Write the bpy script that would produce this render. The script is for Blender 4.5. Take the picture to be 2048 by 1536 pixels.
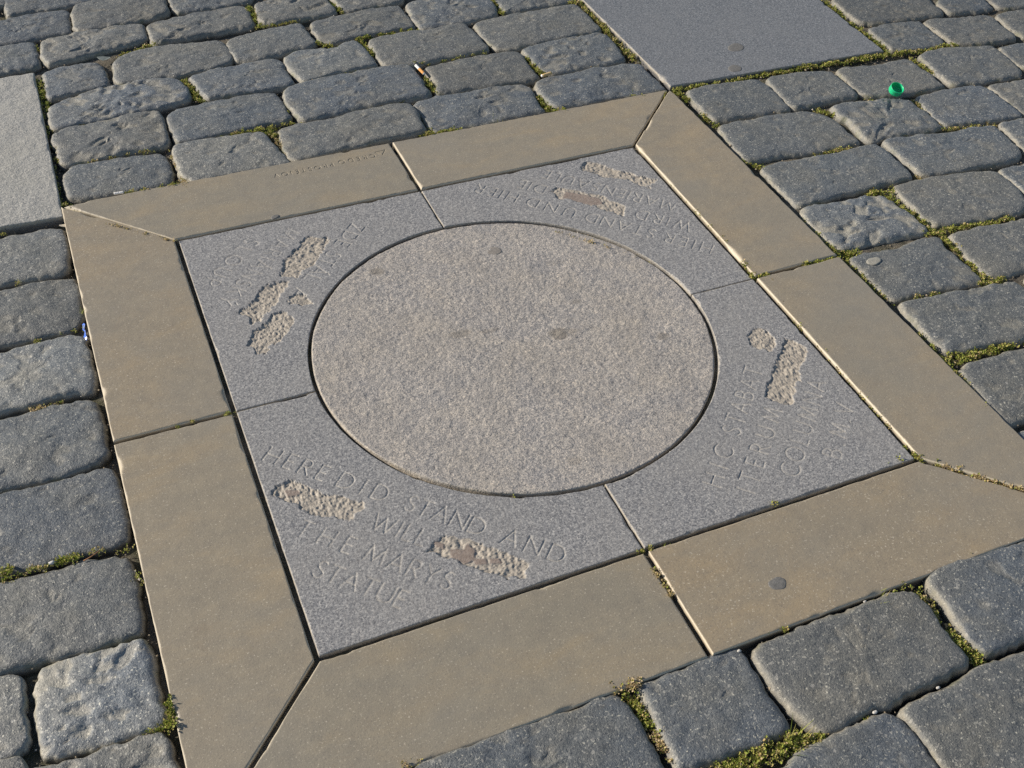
import bpy, math, random
import numpy as np

# ------------------------------------------------------------------ camera, light, exposure
scene = bpy.context.scene
scene.render.engine = 'CYCLES'
for o in list(bpy.data.objects):
    bpy.data.objects.remove(o, do_unlink=True)
R = math.radians

def cam_rot(y, p, r):
    cy, sy, cp, sp, cr, sr = math.cos(y), math.sin(y), math.cos(p), math.sin(p), math.cos(r), math.sin(r)
    a = np.array([[cy, -sy, 0], [sy, cy, 0], [0, 0, 1]])
    b = np.array([[1, 0, 0], [0, cp, -sp], [0, sp, cp]])
    c = np.array([[cr, -sr, 0], [sr, cr, 0], [0, 0, 1]])
    return a @ b @ c

import mathutils
cd = bpy.data.cameras.new('camera')
cam = bpy.data.objects.new('camera', cd)
scene.collection.objects.link(cam)
cd.sensor_width = 36.0
cd.lens = 2209.64187 / 2048 * 36.0
cd.clip_start = 0.02
cd.clip_end = 900
m3 = cam_rot(-0.430587508, 0.802036903, 0.0459424505)
m4 = mathutils.Matrix([list(m3[0]) + [-0.61086346], list(m3[1]) + [-1.33025076], list(m3[2]) + [1.3071263], [0, 0, 0, 1]])
cam.matrix_world = m4
scene.camera = cam
scene.render.resolution_x, scene.render.resolution_y = 1024, 768

SUN_EL = 27.0
SUN_AZ = 150.0      # mathematical azimuth the light comes FROM (x axis = 0, counter-clockwise)
world = bpy.data.worlds.new('World')
scene.world = world
world.use_nodes = True
wt = world.node_tree
wt.nodes.clear()
wo = wt.nodes.new('ShaderNodeOutputWorld')
wb = wt.nodes.new('ShaderNodeBackground')
sky = wt.nodes.new('ShaderNodeTexSky')
sky.sky_type = 'NISHITA'
sky.sun_disc = False
sky.sun_elevation = R(SUN_EL)
sky.sun_rotation = R(90.0 - SUN_AZ)
sky.air_density = 1.0
sky.dust_density = 0.6
sky.ozone_density = 1.2
wb.inputs['Strength'].default_value = 0.092
wt.links.new(sky.outputs[0], wb.inputs['Color'])
wt.links.new(wb.outputs[0], wo.inputs['Surface'])

sd = bpy.data.lights.new('sun', 'SUN')
sd.energy = 5.0
sd.angle = R(0.55)
sd.color = (1.0, 0.905, 0.775)
sun = bpy.data.objects.new('sun', sd)
scene.collection.objects.link(sun)
sv = mathutils.Vector((math.cos(R(SUN_AZ)) * math.cos(R(SUN_EL)), math.sin(R(SUN_AZ)) * math.cos(R(SUN_EL)), math.sin(R(SUN_EL))))
sun.rotation_euler = sv.to_track_quat('Z', 'Y').to_euler()
sun.location = (sv * 20)

vs = scene.view_settings
vs.view_transform = 'Standard'
vs.look = 'None'
vs.gamma = 1.0
vs.exposure = 0.26
vs.use_curve_mapping = False

random.seed(7)
rng = np.random.default_rng(11)

# ------------------------------------------------------------------ helpers
C = scene.collection

def tag(o, label=None, cat=None, group=None, kind=None):
    if label: o['label'] = label
    if cat: o['category'] = cat
    if group: o['group'] = group
    if kind: o['kind'] = kind
    return o

def empty(name, loc=(0, 0, 0)):
    o = bpy.data.objects.new(name, None)
    C.objects.link(o)
    o.location = loc
    o.empty_display_size = 0.1
    return o

def mesh(name, V, F, mat, parent=None, origin=None, smooth=True, attrs=None, mats=None):
    """V (n,3) array in world coordinates, F list/array of faces; linked as ONE object with its origin at `origin`."""
    V = np.asarray(V, dtype=np.float64)
    if origin is None:
        origin = np.array([V[:, 0].mean(), V[:, 1].mean(), 0.0])
    origin = np.asarray(origin, float)
    Vl = V - origin
    me = bpy.data.meshes.new(name)
    if isinstance(F, np.ndarray):
        k = F.shape[1]
        n = len(F)
        me.vertices.add(len(Vl))
        me.vertices.foreach_set('co', Vl.astype(np.float32).ravel())
        me.loops.add(n * k)
        me.loops.foreach_set('vertex_index', F.astype(np.int32).ravel())
        me.polygons.add(n)
        me.polygons.foreach_set('loop_start', (np.arange(n) * k).astype(np.int32))
        me.polygons.foreach_set('loop_total', np.full(n, k, np.int32))
        me.update(calc_edges=True)
        me.validate()
    else:
        me.from_pydata(Vl.tolist(), [], [list(map(int, f)) for f in F])
        me.update()
    if attrs:
        for nm, a in attrs.items():
            at = me.attributes.new(nm, 'FLOAT', 'POINT')
            at.data.foreach_set('value', np.asarray(a, np.float32))
    me.polygons.foreach_set('use_smooth', np.full(len(me.polygons), smooth, bool))
    for m in (mats or [mat]):
        me.materials.append(m)
    o = bpy.data.objects.new(name, me)
    C.objects.link(o)
    if parent is not None:
        o.parent = parent
        o.location = origin - np.array(parent.location)
    else:
        o.location = origin
    return o

def _hash(ix, iy, seed):
    h = (ix.astype(np.int64) * 374761393 + iy.astype(np.int64) * 668265263 + seed * 1274126177) & 0xffffffff
    h = ((h ^ (h >> 13)) * 1274126177) & 0xffffffff
    h = (h ^ (h >> 16)) & 0xffffffff
    return h / 4294967295.0

def vnoise(x, y, seed=0):
    ix, iy = np.floor(x), np.floor(y)
    fx, fy = x - ix, y - iy
    fx = fx * fx * fx * (fx * (fx * 6 - 15) + 10)
    fy = fy * fy * fy * (fy * (fy * 6 - 15) + 10)
    ix = ix.astype(np.int64); iy = iy.astype(np.int64)
    a, b = _hash(ix, iy, seed), _hash(ix + 1, iy, seed)
    c, d = _hash(ix, iy + 1, seed), _hash(ix + 1, iy + 1, seed)
    return (a * (1 - fx) + b * fx) * (1 - fy) + (c * (1 - fx) + d * fx) * fy

def fbm(x, y, scale, octv=4, seed=0, gain=0.5):
    s = 0; a = 1.0; t = 0
    for k in range(octv):
        ca, sa = math.cos(k * 1.1 + .4), math.sin(k * 1.1 + .4)
        s = s + a * (vnoise((x * ca - y * sa) * scale, (x * sa + y * ca) * scale, seed + k * 17) - .5)
        t += a; a *= gain; scale *= 2.03
    return s / t * 2      # about -1..1

def sstep(a, b, x):
    t = np.clip((x - a) / (b - a), 0, 1)
    return t * t * (3 - 2 * t)

def grid_faces(nu, nv):
    i, j = np.meshgrid(np.arange(nu - 1), np.arange(nv - 1), indexing='ij')
    a = (i * nv + j).ravel()
    return np.stack([a, a + nv, a + nv + 1, a + 1], 1)

def in_poly(x, y, poly):
    p = np.asarray(poly)
    inside = np.zeros(np.shape(x), bool)
    j = len(p) - 1
    for i in range(len(p)):
        xi, yi, xj, yj = p[i][0], p[i][1], p[j][0], p[j][1]
        c = ((yi > y) != (yj > y)) & (x < (xj - xi) * (y - yi) / (yj - yi + 1e-12) + xi)
        inside ^= c
        j = i
    return inside

def poly_dist(x, y, poly):
    p = np.asarray(poly)
    d = np.full(np.shape(x), 1e9)
    for i in range(len(p)):
        a = p[i - 1]; b = p[i]
        ab = b - a
        t = np.clip(((x - a[0]) * ab[0] + (y - a[1]) * ab[1]) / (ab @ ab + 1e-12), 0, 1)
        d = np.minimum(d, np.hypot(x - a[0] - t * ab[0], y - a[1] - t * ab[1]))
    return d

# ------------------------------------------------------------------ materials
class NT:
    def __init__(self, name):
        self.m = bpy.data.materials.new(name)
        self.m.use_nodes = True
        self.t = self.m.node_tree
        self.t.nodes.clear()
        self.out = self.t.nodes.new('ShaderNodeOutputMaterial')
        self.b = self.t.nodes.new('ShaderNodeBsdfPrincipled')
        self.t.links.new(self.b.outputs[0], self.out.inputs[0])
        self.geo = self.t.nodes.new('ShaderNodeNewGeometry')
        self.pos = self.geo.outputs['Position']
    def n(self, ty, **kw):
        nd = self.t.nodes.new(ty)
        for k, v in kw.items():
            setattr(nd, k, v)
        return nd
    def l(self, a, b):
        self.t.links.new(a, b)
    def val(self, sock, v):
        if hasattr(v, 'is_output'): self.l(v, sock)
        else: sock.default_value = v
    def noise(self, scale, detail=4, rough=.55, vec=None, dist=0.0):
        nd = self.n('ShaderNodeTexNoise')
        nd.inputs['Scale'].default_value = scale
        nd.inputs['Detail'].default_value = detail
        nd.inputs['Roughness'].default_value = rough
        nd.inputs['Distortion'].default_value = dist
        self.l(vec or self.pos, nd.inputs['Vector'])
        return nd.outputs['Fac']
    def voro(self, scale, out='Distance', feature='F1', rnd=1.0):
        nd = self.n('ShaderNodeTexVoronoi', feature=feature)
        nd.inputs['Scale'].default_value = scale
        nd.inputs['Randomness'].default_value = rnd
        self.l(self.pos, nd.inputs['Vector'])
        return nd.outputs[out]
    def ramp(self, fac, stops, interp='LINEAR'):
        nd = self.n('ShaderNodeValToRGB')
        cr = nd.color_ramp
        cr.interpolation = interp
        while len(cr.elements) < len(stops): cr.elements.new(.5)
        for e, (p, c) in zip(cr.elements, stops):
            e.position = p
            e.color = (c, c, c, 1) if isinstance(c, (int, float)) else (*c, 1)
        self.l(fac, nd.inputs[0])
        return nd.outputs['Color']
    def mix(self, fac, a, b, mode='MIX'):
        nd = self.n('ShaderNodeMix', data_type='RGBA', blend_type=mode)
        self.val(nd.inputs[0], fac)
        for s, v in ((nd.inputs[6], a), (nd.inputs[7], b)):
            if isinstance(v, tuple): s.default_value = (*v, 1) if len(v) == 3 else v
            else: self.val(s, v)
        return nd.outputs[2]
    def math(self, op, a, b=0.0, c=None, clamp=False):
        nd = self.n('ShaderNodeMath', operation=op, use_clamp=clamp)
        self.val(nd.inputs[0], a); self.val(nd.inputs[1], b)
        if c is not None: self.val(nd.inputs[2], c)
        return nd.outputs[0]
    def attr(self, name):
        nd = self.n('ShaderNodeAttribute', attribute_name=name)
        return nd.outputs['Fac']
    def rand(self):
        return self.n('ShaderNodeObjectInfo').outputs['Random']
    def bump(self, h, dist, strength=1.0, normal=None):
        nd = self.n('ShaderNodeBump')
        nd.inputs['Distance'].default_value = dist
        nd.inputs['Strength'].default_value = strength
        self.l(h, nd.inputs['Height'])
        if normal is not None: self.l(normal, nd.inputs['Normal'])
        return nd.outputs[0]
    def fin(self, color, rough, spec=.5, normal=None):
        self.val(self.b.inputs['Base Color'], color if not isinstance(color, tuple) else (*color, 1))
        self.val(self.b.inputs['Roughness'], rough)
        self.b.inputs['Specular IOR Level'].default_value = spec
        if normal is not None: self.l(normal, self.b.inputs['Normal'])
        return self.m

def mat_sett():
    t = NT('worn_basalt_sett')
    big = t.noise(9, 5, .6)
    mid = t.noise(55, 6, .65)
    fine = t.noise(330, 3, .7)
    base = t.ramp(mid, [(.25, (.082, .091, .100)), (.55, (.130, .138, .143)), (.8, (.205, .208, .200))])
    tint = t.ramp(t.rand(), [(0, (.84, .90, .98)), (.3, (.96, .99, 1.0)), (.6, (1.04, 1.0, .92)), (1, (1.12, 1.08, 1.0))])
    base = t.mix(1.0, base, tint, 'MULTIPLY')
    base = t.mix(t.ramp(big, [(.42, 0.0), (.7, .45)]), base, (.19, .175, .135))
    dark = t.ramp(fine, [(.34, 1.0), (.47, 0.0)])
    base = t.mix(t.math('MULTIPLY', dark, .75), base, (.035, .04, .05))
    light = t.ramp(t.noise(270, 2, .6), [(.60, 0.0), (.70, 1.0)])
    base = t.mix(t.math('MULTIPLY', light, .75), base, (.50, .48, .40))
    gl = t.n('ShaderNodeSeparateColor')
    t.l(t.voro(260, 'Color'), gl.inputs[0])
    base = t.mix(t.ramp(gl.outputs[0], [(.975, 0.0), (.985, .4)]), base, (.46, .44, .39))  # rare pale grains: glints painted into the base colour
    # dust and sand caught low on the worn shoulders of the stone
    e = t.attr('edge')
    dn = t.noise(120, 4, .7)
    dust = t.math('MULTIPLY', e, t.ramp(dn, [(.3, .25), (.65, 1.0)]), clamp=True)
    base = t.mix(t.math('MULTIPLY', dust, .8), base, (.42, .375, .28))
    p = t.attr('pit')
    base = t.mix(t.math('MULTIPLY', p, .45), base, (.33, .30, .23))
    alg = t.math('MULTIPLY', t.attr('edge'), t.ramp(t.noise(26, 4, .6), [(.54, 0.0), (.66, .6)]))
    base = t.mix(alg, base, (.085, .10, .03))
    base = t.mix(t.math('MULTIPLY', t.attr('wall'), .8), base, (.045, .043, .036))  # deep sides darkened: joint shade painted in along with grime
    tv = t.n('ShaderNodeVectorMath', operation='SCALE')
    t.l(base, tv.inputs[0]); t.l(t.attr('tone'), tv.inputs['Scale'])
    base = tv.outputs[0]
    pits = t.ramp(t.noise(75, 5, .7), [(.30, 0.0), (.42, 1.0)])
    h = t.math('ADD', t.math('MULTIPLY', t.noise(430, 3, .65), .8), t.math('MULTIPLY', t.noise(120, 4, .6), 1.2))
    h = t.math('ADD', h, t.math('MULTIPLY', pits, .35))
    n = t.bump(h, .0015, .95)
    return t.fin(base, t.ramp(mid, [(.3, .46), (.7, .62)]), .5, n)

def mat_granite(name, cols, speck_dark, speck_light, dscale, bumpd, warm=None, rough=.62, chisel=False, brown=False):
    t = NT(name)
    cell = t.voro(dscale, 'Color')
    sep = t.n('ShaderNodeSeparateColor')
    t.l(cell, sep.inputs[0])
    v = sep.outputs[0]
    base = t.ramp(v, cols)
    n1 = t.noise(dscale * .9, 3, .6)
    base = t.mix(t.math('MULTIPLY', t.ramp(n1, [(.35, 1.0), (.46, 0.0)]), .7), base, speck_dark)
    n2 = t.noise(dscale * .62, 2, .5)
    base = t.mix(t.math('MULTIPLY', t.ramp(n2, [(.58, 0.0), (.68, 1.0)]), .6), base, speck_light)
    big = t.noise(7, 5, .6)
    base = t.mix(t.math('MULTIPLY', t.ramp(big, [(.38, 0.0), (.68, 1.0)]), .35), base, warm or (.30, .27, .22))
    e = t.attr('edge')
    base = t.mix(t.math('MULTIPLY', e, t.ramp(t.noise(90, 4, .6), [(.3, .2), (.6, .8)])), base, (.40, .34, .24))
    if chisel:
        c = t.attr('chisel')
        cc = t.ramp(t.noise(160, 4, .6), [(.3, (.29, .255, .205)), (.7, (.47, .41, .325))])
        base = t.mix(t.math('MULTIPLY', c, .78), base, cc)
        g = t.attr('groove')
        base = t.mix(t.math('MULTIPLY', g, .6), base, (.50, .465, .40))  # letter grooves painted paler to stand for their sunlit sides
        s = t.attr('filler')
        base = t.mix(t.math('MULTIPLY', s, .65), base, t.ramp(t.noise(60, 3, .5), [(.3, (.22, .155, .11)), (.7, (.28, .20, .145))]))
    if brown:
        # old tar-brown stains on the stone
        st = t.ramp(t.noise(13, 5, .65), [(.66, 0.0), (.74, .35)])
        base = t.mix(st, base, (.19, .155, .115))
        base = t.mix(t.attr('stain'), base, t.ramp(t.noise(150, 3, .6), [(.35, (.135, .118, .098)), (.65, (.205, .185, .155))]))
        # paler, more worn and darker drifts of minerals
        base = t.mix(1.0, base, t.ramp(t.noise(19, 5, .68), [(.3, (.84, .85, .88)), (.7, (1.16, 1.13, 1.08))]), 'MULTIPLY')
    base = t.mix(t.math('MULTIPLY', t.attr('wall'), .6), base, (.075, .070, .066))  # lower walls: grime and the shade of the joint put into the colour
    h = t.math('ADD', t.math('MULTIPLY', t.noise(dscale * .8, 3, .6), .6), t.math('MULTIPLY', t.noise(95, 4, .6), 1.0))
    n = t.bump(h, bumpd, .8)
    return t.fin(base, rough, .45, n)

def mat_tan():
    t = NT('tan_sandstone')
    mp = t.n('ShaderNodeMapping')
    mp.inputs['Rotation'].default_value = (0, 0, R(25))
    mp.inputs['Scale'].default_value = (1.0, 2.6, 1.0)
    t.l(t.pos, mp.inputs[0])
    a = t.noise(5.5, 6, .62, mp.outputs[0], .6)
    b = t.noise(34, 5, .65)
    base = t.ramp(a, [(.25, (.234, .209, .162)), (.5, (.266, .231, .172)), (.78, (.308, .248, .162))])
    base = t.mix(.5, base, t.ramp(b, [(.3, (.84, .84, .86)), (.7, (1.14, 1.12, 1.06))]), 'MULTIPLY')
    tint = t.ramp(t.rand(), [(0, (.95, .96, .97)), (.5, (1, 1, 1)), (1, (1.03, .99, .94))])
    base = t.mix(1.0, base, tint, 'MULTIPLY')
    f = t.noise(420, 3, .7)
    base = t.mix(t.math('MULTIPLY', t.ramp(f, [(.33, 1.0), (.44, 0.0)]), .50), base, (.10, .088, .085))
    base = t.mix(t.math('MULTIPLY', t.ramp(t.noise(300, 2, .6), [(.62, 0.0), (.70, 1.0)]), .6), base, (.56, .50, .39))
    gr = t.ramp(t.noise(2.2, 4, .6), [(.45, 0.0), (.7, .6)])
    base = t.mix(gr, base, (.225, .212, .180))
    scratch = t.ramp(t.noise(14, 7, .72, None, 1.2), [(.63, 0.0), (.70, .32)])
    base = t.mix(scratch, base, (.21, .165, .115))
    pore = t.ramp(t.noise(170, 5, .75), [(.30, 1.0), (.37, 0.0)])
    base = t.mix(t.math('MULTIPLY', pore, .6), base, (.12, .10, .08))
    e = t.attr('edge')
    base = t.mix(t.math('MULTIPLY', e, .8), base, (.66, .58, .44))
    g = t.attr('groove')
    base = t.mix(t.math('MULTIPLY', g, .5), base, (.19, .16, .11))
    base = t.mix(t.math('MULTIPLY', t.attr('wall'), .6), base, (.085, .078, .068))  # joint shade painted onto the lower slab sides, with grime
    h = t.math('ADD', t.math('MULTIPLY', t.noise(380, 3, .6), .4), t.math('MULTIPLY', t.noise(60, 5, .6), 1.0))
    n = t.bump(h, .0007, .8)
    return t.fin(base, t.ramp(b, [(.3, .48), (.7, .6)]), .45, n)

def mat_dirt():
    t = NT('joint_sand')
    a = t.noise(60, 6, .7)
    base = t.ramp(a, [(.3, (.075, .067, .055)), (.55, (.165, .147, .115)), (.75, (.29, .255, .20))])
    base = t.mix(t.ramp(t.noise(14, 4, .6), [(.48, 0.0), (.64, .6)]), base, (.045, .055, .02))
    base = t.mix(t.math('MULTIPLY', t.ramp(t.noise(420, 2, .6), [(.6, 0.0), (.68, 1.0)]), .6), base, (.34, .30, .23))
    n = t.bump(t.math('ADD', t.noise(300, 4, .7), t.noise(90, 3, .6)), .006, 1.0)
    return t.fin(base, .95, .2, n)

def mat_moss():
    t = NT('moss')
    v = t.attr('tone')
    base = t.ramp(v, [(0, (.04, .075, .014)), (.25, (.14, .19, .03)), (.5, (.33, .37, .07)), (.66, (.44, .40, .12)), (.82, (.46, .34, .16)), (1, (.58, .46, .28))])
    t.fin(base, .7, .25)
    tr = t.n('ShaderNodeBsdfTranslucent')
    t.l(base, tr.inputs[0])
    mx = t.n('ShaderNodeMixShader')
    mx.inputs[0].default_value = .28
    t.l(t.b.outputs[0], mx.inputs[1]); t.l(tr.outputs[0], mx.inputs[2])
    t.l(mx.outputs[0], t.out.inputs[0])
    return t.m

def mat_grain():
    t = NT('joint_grit')
    v = t.attr('tone')
    base = t.ramp(v, [(0, (.05, .045, .04)), (.3, (.13, .11, .085)), (.6, (.24, .20, .14)), (.85, (.34, .28, .20)), (1, (.55, .52, .46))])
    return t.fin(base, .8, .3, t.bump(t.noise(700, 2, .5), .001))

def plain(name, col, rough=.5, spec=.5, nscale=None, var=.2, bumpd=None, sss=None):
    t = NT(name)
    if nscale:
        base = t.ramp(t.noise(nscale, 4, .6), [(.3, tuple(c * (1 - var) for c in col)), (.7, tuple(c * (1 + var) for c in col))])
    else:
        base = col
    n = t.bump(t.noise(nscale or 200, 3, .6), bumpd) if bumpd else None
    return t.fin(base, rough, spec, n)

M_SETT = mat_sett()
M_TAN = mat_tan()
M_QUAD = mat_granite('grey_granite', [(0, (.145, .145, .150)), (.35, (.210, .208, .208)), (.7, (.272, .268, .262)), (1, (.35, .34, .325))],
                     (.055, .056, .066), (.52, .50, .46), 420, .0012, chisel=True, warm=(.29, .275, .25))
M_DISC = mat_granite('hammered_granite', [(0, (.205, .198, .192)), (.35, (.295, .282, .266)), (.7, (.365, .343, .315)), (1, (.455, .415, .365))],
                     (.085, .08, .085), (.66, .58, .49), 400, .0026, warm=(.32, .28, .22), rough=.7, brown=True)
M_SLABL = mat_granite('pale_slab_granite', [(0, (.25, .248, .232)), (.4, (.325, .318, .292)), (1, (.41, .395, .355))],
                      (.10, .10, .10), (.56, .53, .46), 360, .0026, warm=(.27, .26, .22), rough=.6)
M_SLABT = mat_granite('smooth_slab_granite', [(0, (.100, .106, .113)), (.4, (.150, .156, .162)), (1, (.222, .225, .228))],
                      (.05, .058, .07), (.40, .41, .42), 380, .0008, warm=(.19, .19, .19), rough=.5)
M_DIRT = mat_dirt()
M_MOSS = mat_moss()
M_GRIT = mat_grain()

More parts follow.
